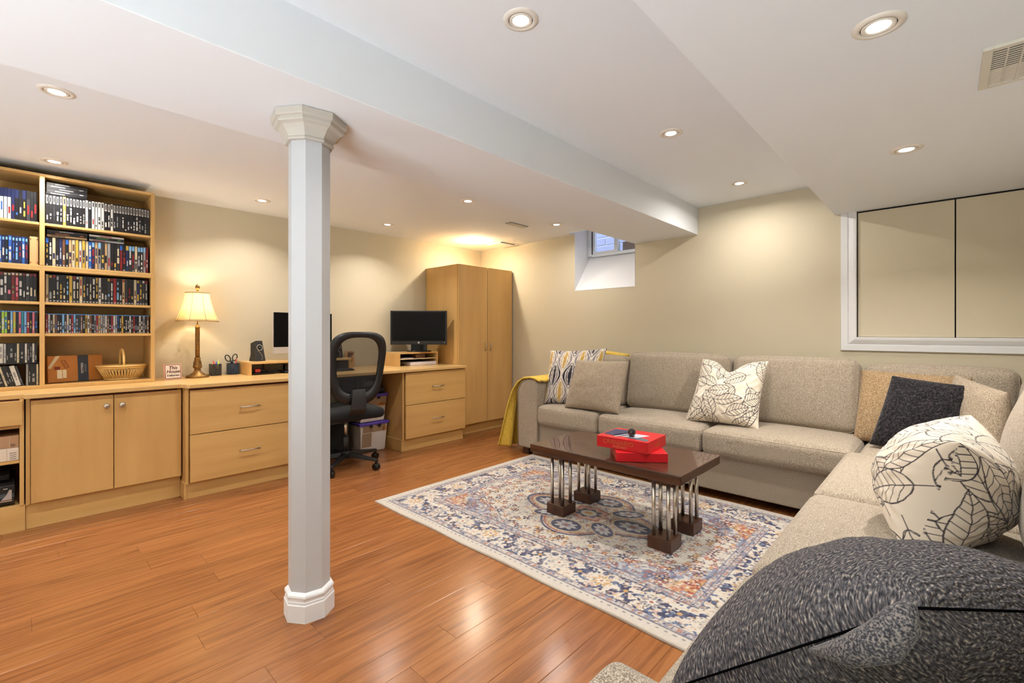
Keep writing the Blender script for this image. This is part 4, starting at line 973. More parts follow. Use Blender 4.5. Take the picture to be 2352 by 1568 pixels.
# ------------------------------------------------------------------ office chair
CC = (-3.67, 1.86, 0.0); CT = rotz(CC, -8)
t = thing('office_chair', 'black mesh-back office chair on castors at the desk', 'chair', CC)
cb = thing('star_base', None, None, (0, 0, 0)); COL.objects.unlink(cb); bpy.data.objects.remove(cb)
hub = MB(); hub.lathe([(0.036, 0.075), (0.040, 0.09), (0.040, 0.125), (0.030, 0.135)], CC, 20); hub = hub.build('base_hub', BLACK, t)
for k in range(5):
    a = math.radians(25 + 72 * k); d = Vector((math.cos(a), math.sin(a), 0)); c0 = Vector(CC)
    n_ = Vector((-d.y, d.x, 0))
    mb = MB(); r0, r1 = [], []
    for (s_, w_, z0, z1) in ((0.03, 0.024, 0.085, 0.125), (0.16, 0.020, 0.082, 0.112), (0.31, 0.016, 0.072, 0.090)):
        p = c0 + d * s_; r0.append([mb.pt(p + n_ * w_ + Vector((0, 0, z0))), mb.pt(p - n_ * w_ + Vector((0, 0, z0))), mb.pt(p - n_ * w_ * 0.8 + Vector((0, 0, z1))), mb.pt(p + n_ * w_ * 0.8 + Vector((0, 0, z1)))])
    for a_, b_ in zip(r0, r0[1:]):
        for j in range(4): mb.face((a_[j], a_[(j + 1) % 4], b_[(j + 1) % 4], b_[j]))
    mb.face(r0[0][::-1]); mb.face(r0[-1]); leg = mb.build('base_arm', BLACK, t, 0.004)
    cp = c0 + d * 0.30
    for sg in (-1, 1):
        mb = MB(); mb.T = frame(cp + n_ * sg * 0.013 + Vector((0, 0, 0.029)), d, (0, 0, 1), n_)
        mb.lathe([(0.004, -0.009), (0.022, -0.009), (0.028, -0.006), (0.028, 0.006), (0.022, 0.009), (0.004, 0.009)], n=20).build('castor', BLACKG, leg)
    MB().box(cp.x - 0.008, cp.x + 0.008, cp.y - 0.008, cp.y + 0.008, 0.03, 0.08).build('castor_stem', BLACK, leg)
MB().lathe([(0.026, 0.12), (0.026, 0.255), (0.020, 0.258)], CC, 20).build('cylinder_sleeve', BLACK, t)
MB().lathe([(0.014, 0.25), (0.014, 0.41)], CC, 16).build('gas_piston', CHROME, t)
mb = MB(); mb.T = CT; mb.box(-0.12, 0.13, -0.09, 0.09, 0.395, 0.43); mb.build('seat_mechanism', BLACKM, t, 0.01)
mb = MB(); mb.tube([CT((0.02, 0.10, 0.41)), CT((0.05, 0.19, 0.40)), CT((0.06, 0.25, 0.395))], 0.006, 8); mb.build('lever', BLACK, t)
MB().rbox((0, 0, 0.465), (0.25, 0.25, 0.042), 0.04, puff=(0, 0, 0.012), T=CT).build('seat', mat('seat_fabric', (20, 20, 22), 0.95, bump=0.4, bscale=400), t)
def back_pt(y, z):
    s_ = (z - 0.56) / 0.575
    return CT((0.235 + 0.03 * (1 - math.sin(PI * min(1, max(0, s_)) * 0.9 + 0.3)) + 0.07 * s_ + 0.25 * y * y * -1, y, z))
def loop(hw, zc, hz, taper, n=56, e=2.7):
    o_ = []
    for k in range(n):
        a = 2 * PI * k / n; cy, sy = math.cos(a), math.sin(a)
        y = hw * math.copysign(abs(cy) ** (2 / e), cy); z = zc + hz * math.copysign(abs(sy) ** (2 / e), sy)
        s_ = (z - (zc - hz)) / (2 * hz); o_.append((y * (taper + (1 - taper) * s_), z))
    return o_
Lo, Li = loop(0.250, 0.845, 0.288, 0.76, e=3.3), loop(0.186, 0.862, 0.226, 0.82, e=3.0)
mb = MB(); n = len(Lo); fwd = Vector(CT((1, 0, 0))) - Vector(CT((0, 0, 0)))
A = [mb.pt(Vector(back_pt(*p)) + fwd * 0.018) for p in Lo]; B = [mb.pt(Vector(back_pt(*p)) + fwd * 0.024) for p in Li]
A2 = [mb.pt(Vector(back_pt(*p)) - fwd * 0.012) for p in Lo]; B2 = [mb.pt(Vector(back_pt(*p)) - fwd * 0.006) for p in Li]
for k in range(n):
    j = (k + 1) % n
    mb.face((A[k], A[j], B[j], B[k]), 0, True); mb.face((A2[j], A2[k], B2[k], B2[j]), 0, True); mb.face((A[j], A[k], A2[k], A2[j]), 0, True); mb.face((B[k], B[j], B2[j], B2[k]), 0, True)
mb.build('back_frame', BLACK, t)
mb = MB(); ys = np.linspace(0, 1, 9)
c_ = [mb.pt(back_pt(*p)) for p in Li]; mid = [mb.pt(back_pt(p[0] * 0.5, 0.852 + (p[1] - 0.852) * 0.5)) for p in Li]; ce = mb.pt(back_pt(0, 0.852))
for k in range(n):
    j = (k + 1) % n; mb.face((c_[k], c_[j], mid[j], mid[k]), 0, True); mb.face((mid[k], mid[j], ce), 0, True)
mb.build('mesh_panel', mat_clear('chair_mesh', (30, 30, 32), 0.70, 0.9), t)
mb = MB(); P_ = [Vector(CT(p)) for p in ((0.10, 0, 0.43), (0.22, 0, 0.45), (0.300, 0, 0.52), (0.305, 0, 0.60), (0.300, 0, 0.68))]; wd = [0.07, 0.07, 0.062, 0.055, 0.05]; sd = Vector(CT((0, 1, 0))) - Vector(CT((0, 0, 0))); rr = []
for p, w_ in zip(P_, wd): rr.append([mb.pt(p + sd * w_ + fwd * 0.012), mb.pt(p - sd * w_ + fwd * 0.012), mb.pt(p - sd * w_ - fwd * 0.012 + Vector((0, 0, -0.01))), mb.pt(p + sd * w_ - fwd * 0.012 + Vector((0, 0, -0.01)))])
for a_, b_ in zip(rr, rr[1:]):
    for j in range(4): mb.face((a_[j], a_[(j + 1) % 4], b_[(j + 1) % 4], b_[j]), 0, True)
mb.face(rr[0][::-1]); mb.face(rr[-1]); mb.build('back_bracket', mat('chair_grey', (38, 38, 40), 0.5), t, 0.004)

# ------------------------------------------------------------------ sectional sofa
def arc(cx, cz, r, a0, a1, n): return [(cx + r * math.cos(math.radians(a0 + (a1 - a0) * k / n)), cz + r * math.sin(math.radians(a0 + (a1 - a0) * k / n))) for k in range(n + 1)]
S = thing('sectional_sofa', 'large taupe tweed corner sofa along the back and right walls', 'sofa', (-1.2, 3.6, 0))
MB().box(-2.715, 0.60, 3.225, 3.98, 0.055, 0.305).build('base_frame', TWEED, S, 0.012, 3)
MB().box(-0.355, 0.60, 0.60, 3.26, 0.055, 0.305).build('base_frame', TWEED, S, 0.012, 3)
MB().box(-2.90, 0.66, 3.86, 4.06, 0.06, 0.80).build('back_frame', TWEED, S, 0.03, 3)
MB().box(0.46, 0.66, 0.42, 4.0, 0.06, 0.80).build('back_frame', TWEED, S, 0.03, 3)
prof = [(-2.69, 0.06), (-2.69, 0.62)] + arc(-2.75, 0.635, 0.06, 0, 90, 6) + arc(-2.79, 0.555, 0.14, 92, 180, 10) + [(-2.93, 0.06)]
MB().prism(prof, 3.195, 4.02, ax='y', smooth=True).build('arm', TWEED, S, 0.016, 3)
MB().tube([(p[0], 3.1965, p[1]) for p in prof], 0.004, 6).build('arm_piping', TWEED, S)
ap = [(0.655, 0.06), (0.655, 0.57)] + arc(0.595, 0.575, 0.06, 0, 90, 6) + arc(0.50, 0.525, 0.11, 90, 180, 8) + [(0.39, 0.06)]
MB().prism([(a, b) for a, b in ap], -0.375, 0.62, ax='x', smooth=True).build('arm', TWEED, S, 0.016, 3)
LEGM = mat('sofa_leg', (60, 36, 24), 0.4)
for (x_, y_) in ((-2.84, 3.235), (-2.84, 3.95), (-0.30, 0.62), (0.55, 0.55), (0.55, 3.9)):
    MB().prism([(x_ - 0.033, y_ - 0.03), (x_ + 0.033, y_ - 0.03), (x_ + 0.033, y_ + 0.03), (x_ - 0.033, y_ + 0.03)], 0.0, 0.058).build('leg', LEGM, S, 0.003)

def seat_cushion(x0, x1, y0, y1, z0=0.298, z1=0.470, front='y'):
    c = ((x0 + x1) / 2, (y0 + y1) / 2, (z0 + z1) / 2); h = ((x1 - x0) / 2, (y1 - y0) / 2, (z1 - z0) / 2)
    o = MB().rbox(c, h, 0.045, puff=(0.004, 0.004, 0.022), nmid=9, narc=5).build('seat_cushion', TWEED, S)
    for zz in (z1 - 0.022, z0 + 0.022):
        e = 0.0035; r = 0.05; pts = []
        for (cx, cy, a0) in ((x1 - r + e, y1 - r + e, 0), (x0 + r - e, y1 - r + e, 90), (x0 + r - e, y0 + r - e, 180), (x1 - r + e, y0 + r - e, 270)):
            for k in range(6):
                a = math.radians(a0 + 18 * k); pts.append((cx + (r - 0.012) * math.cos(a), cy + (r - 0.012) * math.sin(a), zz))
        MB().tube(pts, 0.0045, 6, closed=True).build('piping', TWEED, o)
    return o
for a in ((-2.685, -2.052), (-2.046, -1.222), (-1.216, -0.372)): seat_cushion(a[0], a[1], 3.165, 3.82)
seat_cushion(-0.366, 0.30, 3.215, 3.84, z1=0.450)
for a in ((2.292, 3.205), (1.430, 2.284), (0.68, 1.422)): seat_cushion(-0.415, 0.32, a[0], a[1], z1=0.462)

def back_cushion(c, h, tilt, axis, r=0.055, puff=(0.01, 0.035, 0.014), parent=S):
    a = math.radians(tilt); ca, sa = math.cos(a), math.sin(a)
    if axis == 'y':      # leans back towards +y
        T = lambda p: (p[0], c[1] + (p[1] - c[1]) * ca + (p[2] - c[2] + h[2]) * sa, c[2] - h[2] + (p[2] - c[2] + h[2]) * ca - (p[1] - c[1]) * sa)
    else:                # leans back towards +x
        T = lambda p: (c[0] + (p[0] - c[0]) * ca + (p[2] - c[2] + h[2]) * sa, p[1], c[2] - h[2] + (p[2] - c[2] + h[2]) * ca - (p[0] - c[0]) * sa)
    o = MB().rbox(c, h, r, puff=puff, nmid=9, narc=5, T=T).build('back_cushion', TWEED, parent)
    pts = []
    i = 1 if axis == 'y' else 0; j = 1 - i
    for (u, w, a0) in ((1, 1, 0), (-1, 1, 90), (-1, -1, 180), (1, -1, 270)):
        for k in range(6):
            b_ = math.radians(a0 + 18 * k); p = [0, 0, 0]
            p[j] = c[j] + u * (h[j] - r) + (r * 0.86) * math.cos(b_); p[2] = c[2] + w * (h[2] - r) + (r * 0.86) * math.sin(b_); p[i] = c[i] - h[i] + r * 0.5
            pts.append(T(p))
    MB().tube(pts, 0.0045, 6, closed=True).build('piping', TWEED, o)
    return o
back_cushion((-2.385, 3.73, 0.685), (0.305, 0.095, 0.225), 9, 'y')
back_cushion((-1.632, 3.73, 0.705), (0.428, 0.100, 0.245), 11, 'y')
back_cushion((-0.795, 3.73, 0.702), (0.388, 0.105, 0.245), 11, 'y')
back_cushion((-0.045, 3.87, 0.690), (0.355, 0.085, 0.225), 4, 'y')
back_cushion((0.275, 2.62, 0.695), (0.115, 0.36, 0.245), 12, 'x', r=0.08, puff=(0.05, 0.01, 0.02))
back_cushion((0.275, 1.85, 0.695), (0.115, 0.40, 0.245), 12, 'x', r=0.08, puff=(0.05, 0.01, 0.02))
back_cushion((0.275, 1.05, 0.695), (0.115, 0.38, 0.245), 12, 'x', r=0.08, puff=(0.05, 0.01, 0.02))
back_cushion((0.36, 3.40, 0.690), (0.095, 0.36, 0.215), 6, 'x', r=0.07, puff=(0.03, 0.01, 0.02))

# ------------------------------------------------------------------ printed surfaces (colours computed per vertex)
def srgb_lin(a): return np.where(a <= 0.04045, a / 12.92, ((a + 0.055) / 1.055) ** 2.4)
def vnoise(x, y, seed, oct_=3):
    out = np.zeros_like(x); amp = 1.0; tot = 0.0; rs = np.random.RandomState(seed)
    for o_ in range(oct_):
        g = rs.rand(64, 64); xi = np.floor(x).astype(int); yi = np.floor(y).astype(int); fx = x - xi; fy = y - yi
        fx = fx * fx * (3 - 2 * fx); fy = fy * fy * (3 - 2 * fy)
        a = g[yi % 64, xi % 64] * (1 - fx) + g[yi % 64, (xi + 1) % 64] * fx; b = g[(yi + 1) % 64, xi % 64] * (1 - fx) + g[(yi + 1) % 64, (xi + 1) % 64] * fx
        out += amp * (a * (1 - fy) + b * fy); tot += amp; amp *= 0.5; x = x * 2 + 17.3; y = y * 2 + 5.1
    return out / tot
def put(img, mask, c, a=1.0):
    k = (mask * a)[..., None] if mask.dtype != bool else (mask.astype(float) * a)[..., None]
    img[:] = img * (1 - k) + np.array(c, float) / 255 * k
def flower(img, X, Y, cx, cy, r, n, c, cc=None, rot=0.0, outline=None):
    near = (np.abs(X - cx) < r * 1.5) & (np.abs(Y - cy) < r * 1.5)
    if not near.any(): return
    full, img = img, img[near]; X, Y = X[near], Y[near]
    dx, dy = X - cx, Y - cy; R = np.hypot(dx, dy)
    th = np.arctan2(dy, dx); rad = r * (0.72 + 0.28 * np.cos(n * th + rot))
    if outline: put(img, R < rad * 1.25, outline)
    put(img, R < rad, c)
    if cc: put(img, R < r * 0.34, cc)
    full[near] = img

def leaf_print(X, Y, leaves, bg=(232, 220, 202), ink=(44, 38, 44), lw=0.0020):
    img = np.ones(X.shape + (3,)) * np.array(bg, float) / 255
    for (cx, cy, L, W, ang) in leaves:
        a = math.radians(ang); dx, dy = X - cx, Y - cy
        s_ = (dx * math.cos(a) + dy * math.sin(a)) / L; t_ = (-dx * math.sin(a) + dy * math.cos(a))
        inside = (s_ > -0.02) & (s_ < 1.02); sc_ = np.clip(s_, 0, 1)
        w = W * np.sin(PI * sc_ ** 0.85) ** 0.8 * (1 - 0.25 * sc_)
        body = inside & (np.abs(t_) < w)
        put(img, body, bg)
        soft = lambda dist, lim: np.clip(0.5 + (lim - dist) / 0.0016, 0, 1)
        ph = (s_ * L - np.abs(t_) * 0.75) / (L / 7.5)
        m_ = np.maximum.reduce([inside * soft(np.abs(np.abs(t_) - w), lw), inside * soft(np.abs(t_), lw * 0.8), body * soft(np.abs(ph - np.round(ph)) * (L / 7.5), lw * 0.8), ((s_ > -0.22) & (s_ <= 0)) * soft(np.abs(t_), lw * 0.8)])
        put(img, m_, ink, 0.92)
    return img

def finish_mesh(name, V, Fc, mats, rgb=None, uv=None, parent=None, loc=(0, 0, 0)):
    me = bpy.data.meshes.new(name); off = world_loc(parent) if parent else Vector(loc)
    V = V - np.array(off)
    me.vertices.add(len(V)); me.vertices.foreach_set('co', V.astype(np.float32).ravel())
    nf = len(Fc); me.loops.add(nf * 4); me.polygons.add(nf)
    me.loops.foreach_set('vertex_index', Fc.astype(np.int32).ravel()); me.polygons.foreach_set('loop_start', np.arange(0, nf * 4, 4, dtype=np.int32))
    me.polygons.foreach_set('use_smooth', np.ones(nf, bool)); me.update(calc_edges=True)
    me.materials.append(mats)
    if rgb is not None:
        ca = me.color_attributes.new('Col', 'FLOAT_COLOR', 'POINT'); ca.data.foreach_set('color', np.concatenate([srgb_lin(rgb), np.ones((len(rgb), 1))], 1).astype(np.float32).ravel())
    if uv is not None:
        ul = me.uv_layers.new(name='UVMap'); ul.data.foreach_set('uv', uv[Fc.ravel()].astype(np.float32).ravel())
    return link(name, me, parent, loc if not parent else None)

def pillow(name, label, cat, corners, T, m, n=40, k=0.07, p=0.5, print_=None, size=None, group=None, wr=0.0, seed=1, chop=0.0, stretch=1.0):
    """corners: bottom-left, bottom-right, top-right, top-left seen from the front; the front is on the right-hand side of (u x v)"""
    c = [np.array(q, float) for q in corners]
    g = np.sin(np.linspace(-1, 1, n) * PI / 2) * 0.92 + np.linspace(-1, 1, n) * 0.08
    U, Vv = np.meshgrid(g, g)
    u = U * (1 - k * (1 - Vv ** 2)); v = Vv * (1 - k * (1 - U ** 2))
    v = v - chop * np.exp(-(U / 0.35) ** 2) * np.clip((Vv + 1) / 2, 0, 1) ** 2
    a, b = (u + 1) / 2, (v + 1) / 2
    P = ((1 - a) * (1 - b))[..., None] * c[0] + (a * (1 - b))[..., None] * c[1] + (a * b)[..., None] * c[2] + ((1 - a) * b)[..., None] * c[3]
    N = np.cross((c[1] - c[0]) + (c[2] - c[3]), (c[3] - c[0]) + (c[2] - c[1])); N = N / np.linalg.norm(N)
    th = T * ((1 - U ** 2) * (1 - Vv ** 2)) ** p
    if wr:
        e = np.clip(1.2 - np.minimum(1 - np.abs(U), 1 - np.abs(Vv)) * 2.2, 0, 1)
        th = th * (1 + wr * (vnoise(U * 3 + 9, Vv * 3 + 9, seed, 3) - 0.5)) + wr * 0.02 * e * np.sin(9 * (np.abs(U) - np.abs(Vv)) * PI) * (1 - U ** 2) ** .5 * (1 - Vv ** 2) ** .5
    f = (P + th[..., None] * N).reshape(-1, 3); bk = (P - th[..., None] * N).reshape(-1, 3)
    i = np.arange(n * n).reshape(n, n); q = np.stack([i[:-1, :-1], i[:-1, 1:], i[1:, 1:], i[1:, :-1]], -1).reshape(-1, 4)
    V = np.concatenate([f, bk]); Fc = np.concatenate([q, q[:, ::-1] + n * n])
    G = P + th[..., None] * N; zc_ = np.zeros((n, 1))
    au_ = np.concatenate([zc_, np.cumsum(np.linalg.norm(np.diff(G, axis=1), axis=2), 1)], 1); au_ = au_ - au_[:, n // 2:n // 2 + 1]
    av_ = np.concatenate([zc_.T, np.cumsum(np.linalg.norm(np.diff(G, axis=0), axis=2), 0)], 0); av_ = av_ - av_[n // 2:n // 2 + 1, :]
    uv = np.concatenate([np.stack([au_, av_], -1).reshape(-1, 2), np.stack([-au_ + 1.3, av_], -1).reshape(-1, 2)])
    rgb = None
    if print_ is not None:
        rgb = np.concatenate([print_(au_, av_).reshape(-1, 3), print_(-au_ + 0.07, av_ + 0.05).reshape(-1, 3)])
    base = np.mean([c[0], c[1]], 0)
    o = finish_mesh(name, V, Fc, m, rgb, uv, None, tuple(base))
    return tag(o, label, cat, group)

def rand_leaves(seed, half, L, n):
    r = random.Random(seed); out = []
    k = 0
    for gy in range(n):
        for gx in range(n):
            cx = -half + (gx + 0.5) * 2 * half / n + r.uniform(-.02, .02); cy = -half + (gy + 0.5) * 2 * half / n + r.uniform(-.02, .02)
            out.append((cx - 0.03, cy, L * r.uniform(0.8, 1.15), L * r.uniform(0.24, 0.32), r.choice((20, 60, 100, 140, 200, 250, 310)) + r.uniform(-20, 20)))
    r.shuffle(out); return out
LEAF = attr_mat('leaf_print_cotton', 0.85, 0.15, 700); OGEE = attr_mat('ogee_print', 0.85, 0.3, 500)
lv1 = rand_leaves(5, 0.33, 0.16, 7)
pillow('throw_pillow', 'cream leaf-print pillow with a chopped top against the long sofa back', 'pillow', ((-1.405, 3.36, 0.475), (-0.905, 3.36, 0.475), (-0.905, 3.60, 0.925), (-1.365, 3.60, 0.925)), 0.115, LEAF, 190, 0.09, 0.45,
       lambda X, Y: leaf_print(X, Y, lv1, lw=0.0021), (0.5, 0.5), wr=0.25, chop=0.34)
lv2 = rand_leaves(8, 0.46, 0.19, 9)
pillow('throw_pillow', 'cream leaf-print pillow seen edge-on, in front of the dark ribbed pillow top', 'pillow', ((-0.05, 2.32, 0.455), (-0.075, 1.82, 0.455), (0.030, 1.83, 0.815), (0.066, 2.33, 0.832)), 0.178, LEAF, 300, 0.09, 0.44,
       lambda X, Y: leaf_print(X, Y, lv2, lw=0.0019), (0.5, 0.5), wr=0.18, seed=4)
def ogee(X, Y):
    img = np.ones(X.shape + (3,)) * np.array((226, 218, 206)) / 255
    w, h = 0.165, 0.30
    for k in range(-6, 7):
        xc = k * w / 2; yc = (k % 2) * h / 2
        hwid = w / 4 * (1.02 + 0.98 * np.cos(2 * PI * (Y - yc) / h)) + 1e-4; r = np.abs(X - xc) / hwid; ins = (r < 1.0)
        a_, b_, c_ = ((44, 42, 54), (116, 108, 122), (52, 50, 62)) if k % 2 == 0 else ((150, 142, 148), (196, 176, 150), (196, 160, 84))
        put(img, ins & (r < 0.86), a_); put(img, ins & (r < 0.60), (228, 220, 208)); put(img, ins & (r < 0.48), b_); put(img, ins & (r < 0.30), (228, 220, 208)); put(img, ins & (r < 0.20) & (hwid > 0.03), c_)
    return img
pillow('throw_pillow', 'navy, grey and mustard ogee-patterned pillow at the sofa arm', 'pillow', ((-2.70, 3.30, 0.472), (-2.235, 3.42, 0.475), (-2.19, 3.56, 0.985), (-2.735, 3.44, 0.955)), 0.085, OGEE, 150, 0.06, 0.45, ogee, (0.5, 0.5), wr=0.2, seed=2)
pillow('throw_pillow', 'plain taupe pillow overlapping the patterned one', 'pillow', ((-2.40, 3.215, 0.480), (-1.885, 3.235, 0.480), (-1.885, 3.40, 0.890), (-2.385, 3.38, 0.882)), 0.085, mat_tweed('pillow_taupe', (128, 112, 94), (158, 142, 122), (182, 168, 148), 260), 40, 0.035, 0.40, wr=0.2, seed=5)
pillow('throw_pillow', 'fuzzy tan pillow behind the charcoal one in the sofa corner', 'pillow', ((-0.425, 3.60, 0.450), (0.11, 3.62, 0.450), (0.115, 3.78, 0.862), (-0.405, 3.78, 0.880)), 0.09, mat_tweed('fuzzy_tan', (126, 101, 72), (158, 131, 98), (182, 157, 124), 200, 0.9), 40, 0.02, 0.35, wr=0.2, seed=6)
pillow('throw_pillow', 'shaggy charcoal pillow tilted in the sofa corner', 'pillow', ((-0.325, 3.40, 0.475), (-0.005, 3.36, 0.440), (0.105, 3.53, 0.835), (-0.23, 3.53, 0.872)), 0.085, mat_tweed('shaggy_charcoal', (15, 14, 16), (31, 29, 32), (64, 59, 61), 110, 1.0, 0.2), 60, 0.03, 0.40, wr=0.3, seed=7)
pillow('throw_pillow', 'taupe piped pillow right of the charcoal one', 'pillow', ((0.02, 3.62, 0.455), (0.20, 3.28, 0.455), (0.225, 3.34, 0.83), (0.045, 3.66, 0.885)), 0.075, MATS['pillow_taupe'], 40, 0.02, 0.38, wr=0.15, seed=8)

# big dark ribbed pillow at the near end of the sofa
RIB = mat_rib('dark_rib_knit')
PCN = {'A': (-0.377, 0.833, 0.46), 'C': (-0.025, 0.763, 0.787), 'D': (0.235, 1.306, 0.645), 'E': (-0.223, 1.439, 0.493)}
big = pillow('throw_pillow', 'large dark grey ribbed pillow in the nearest sofa corner', 'pillow', (PCN['E'], PCN['A'], PCN['C'], PCN['D']), 0.133, RIB, 90, 0.02, 0.42, wr=0.12, seed=9)

SEAM = mat('seam_dark', (10, 10, 12), 1.0, spec=0.0)
A_, C_, D_ = (Vector(PCN[k_]) for k_ in 'ACD'); bow = Vector((0.02, -0.02, 0.0))
MB().tube([A_.lerp(C_, q_ / 10) for q_ in range(11)], 0.0018, 6).build('seam', SEAM, big); MB().tube([C_.lerp(D_, q_ / 10) for q_ in range(11)], 0.0018, 6).build('seam', SEAM, big)
mb = MB(); AC = (A_ - C_).normalized(); up_ = Vector((-0.45, 0.24, 0.86))
mb.tube([C_ + AC * d_ + up_ * o_ + Vector((0.02, -0.03, 0)) * b_ for d_, o_, b_ in ((0.005, 0.010, 0.1), (0.03, 0.004, 0.5), (0.07, -0.004, 0.8), (0.12, -0.006, 0.7), (0.17, -0.002, 0.3))], [0.006, 0.020, 0.024, 0.018, 0.004], 12)
mb.build('corner_tuck', mat_tweed('rib_tuck', (50, 49, 53), (86, 84, 88), (136, 128, 122), 330, 0.8), big)
# yellow throw over the sofa arm
n1, n2 = 46, 26
prof = [(-2.66, 0.690), (-2.70, 0.706), (-2.74, 0.714), (-2.78, 0.718), (-2.865, 0.706), (-2.935, 0.665), (-2.985, 0.585), (-3.012, 0.47), (-3.030, 0.33), (-3.045, 0.17), (-3.06, 0.03)]
pd = np.array(prof); sl = np.concatenate([[0], np.cumsum(np.hypot(*np.diff(pd, axis=0).T))]); tt = np.linspace(0, sl[-1], n1)
px_, pz_ = np.interp(tt, sl, pd[:, 0]), np.interp(tt, sl, pd[:, 1])
V = []
for i in range(n1):
    hang = max(0, (0.66 - pz_[i]) / 0.66) if px_[i] < -2.9 else 0
    for j in range(n2):
        w_ = j / (n2 - 1); fold = math.sin(w_ * 5.2 * PI + 0.8)
        yy = 3.185 + 0.34 * w_ - 0.03 * hang * (1 - w_); xx = px_[i] - hang * 0.026 * (fold + 1) - 0.07 * hang * (1 - w_) * math.sin(w_ * PI * 3 + 1.2) ** 2; zz = pz_[i] + 0.006 * math.sin(w_ * 17) * (1 - hang)
        if hang > 0: zz = max(0.012 + 0.01 * (1 + fold), zz)
        V.append((xx, yy, zz))
i = np.arange(n1 * n2).reshape(n1, n2); q = np.stack([i[:-1, :-1], i[1:, :-1], i[1:, 1:], i[:-1, 1:]], -1).reshape(-1, 4)
YEL = mat_tweed('mustard_knit', (178, 140, 36), (216, 180, 66), (234, 204, 104), 240, 0.6)
th_ = finish_mesh('throw_blanket', np.array(V), q, YEL, None, None, None, (-2.95, 3.4, 0.0)); so = th_.modifiers.new('thick', 'SOLIDIFY'); so.thickness = 0.012; so.offset = 1
tag(th_, 'mustard yellow throw draped over the sofa arm', 'blanket')
fo = MB(); fo.rbox((-2.31, 3.83, 0.935), (0.16, 0.07, 0.012), 0.011, nmid=8, puff=(0, 0, 0.006), T=lambda p: (p[0], p[1], p[2] - 0.10 * (p[0] + 2.38) * (p[0] > -2.38)))
tag(fo.build('folded_throw', YEL, None, loc=(-2.31, 3.83, 0.92)), 'mustard fold of cloth on top of the sofa back cushion', 'blanket')

# ------------------------------------------------------------------ rug
RX0, RX1, RY0, RY1 = -2.765, -0.455, 1.605, 3.205
nx, ny = 580, 400
X, Y = np.meshgrid(np.linspace(RX0, RX1, nx), np.linspace(RY0, RY1, ny))
cx, cy = (RX0 + RX1) / 2, (RY0 + RY1) / 2
u, v_ = X - cx, Y - cy; au, av = np.abs(u), np.abs(v_); hx, hy = (RX1 - RX0) / 2, (RY1 - RY0) / 2
d = np.minimum(hx - au, hy - av)
img = np.ones(X.shape + (3,)) * np.array((216, 206, 194)) / 255
CRM, NVY, SLT, RST, OCH, GRY, PNK = (220, 210, 196), (52, 56, 92), (142, 146, 166), (168, 92, 76), (204, 158, 98), (150, 144, 148), (206, 172, 158)
s_al = np.where(hx - au < hy - av, v_, u)                       # coordinate along the nearest edge
N1 = vnoise(au * 34 + 3, av * 34 + 3, 21, 3); N2 = vnoise(au * 60 + 9, av * 60 + 2, 22, 2); N3 = vnoise(au * 90, av * 90, 23, 2); N4 = vnoise(X * 16, Y * 16, 24, 4)
rs = np.random.RandomState(4)
# field
fld = d > 0.33
put(img, fld, CRM)
sp = fld & ((au / 0.83) ** 1.2 + (av / 0.47) ** 1.2 > 1.32 + 0.06 * np.sign(np.sin(au * 60)) + 0.04 * np.sign(np.sin(av * 70)))
put(img, sp, SLT); put(img, sp & (N1 > 0.60), (176, 178, 190)); put(img, sp & (N2 > 0.66), (206, 198, 190)); put(img, sp & (N1 < 0.36), (98, 104, 136)); put(img, sp & (N2 < 0.32), RST, 0.8)
co = fld & ((hx - au) + (hy - av) < 0.86)
put(img, co, (200, 136, 98)); put(img, co & (N1 > 0.56), OCH); put(img, co & (N2 > 0.64), CRM); put(img, co & (N2 < 0.36), (160, 70, 60))
for lev in (1.22, 1.27):
    e_ = np.abs((au / 0.83) ** 1.2 + (av / 0.47) ** 1.2 - lev - 0.06 * np.sign(np.sin(au * 60)) - 0.04 * np.sign(np.sin(av * 70)))
    put(img, fld & (e_ < 0.013), (92, 92, 118), 0.8)
# vines and scattered blossoms
put(img, fld & ~sp & (np.abs(N1 - 0.52) < 0.012), (96, 94, 110), 0.75); put(img, fld & ~sp & (np.abs(vnoise(au * 17, av * 17, 31, 2) - 0.5) < 0.012), (110, 96, 100), 0.8)
for k in range(240):
    fx_, fy_ = rs.uniform(0.0, hx - 0.34), rs.uniform(0.0, hy - 0.34)
    c_ = [RST, NVY, OCH, (190, 110, 92), SLT, PNK, (112, 60, 60)][rs.randint(7)]
    flower(img, au, av, fx_, fy_, rs.uniform(0.010, 0.024), rs.randint(4, 7), c_, CRM if rs.rand() < .6 else OCH, rs.rand() * 6, NVY if rs.rand() < .25 else None)
# medallion: lobes and pointed centre
th = np.arctan2(av * 1.35, au); R = np.hypot(au, av * 1.35)
put(img, (np.abs(R - (0.40 + 0.07 * np.cos(4 * th))) < 0.010) & fld, NVY); put(img, (np.abs(R - (0.375 + 0.07 * np.cos(4 * th))) < 0.008), RST); put(img, (np.abs(R - (0.355 + 0.07 * np.cos(4 * th))) < 0.005), OCH)
for (ex, ey, ra, rb, an) in ((0.30, 0.0, 0.12, 0.075, 0), (0.0, 0.235, 0.10, 0.075, 0), (0.19, 0.15, 0.10, 0.055, 35)):
    a_ = math.radians(an); p_ = (au - ex) * math.cos(a_) + (av - ey) * math.sin(a_); q_ = -(au - ex) * math.sin(a_) + (av - ey) * math.cos(a_)
    rho = np.hypot(p_ / ra, q_ / rb); tt_ = np.arctan2(q_ / rb, p_ / ra)
    put(img, rho < 1.12, OCH); put(img, rho < 1.04, CRM); put(img, rho < 0.97, NVY); put(img, rho < 0.62 + 0.13 * np.cos(8 * tt_), (206, 200, 200)); put(img, rho < 0.30 + 0.06 * np.cos(6 * tt_), SLT); put(img, rho < 0.16, RST)
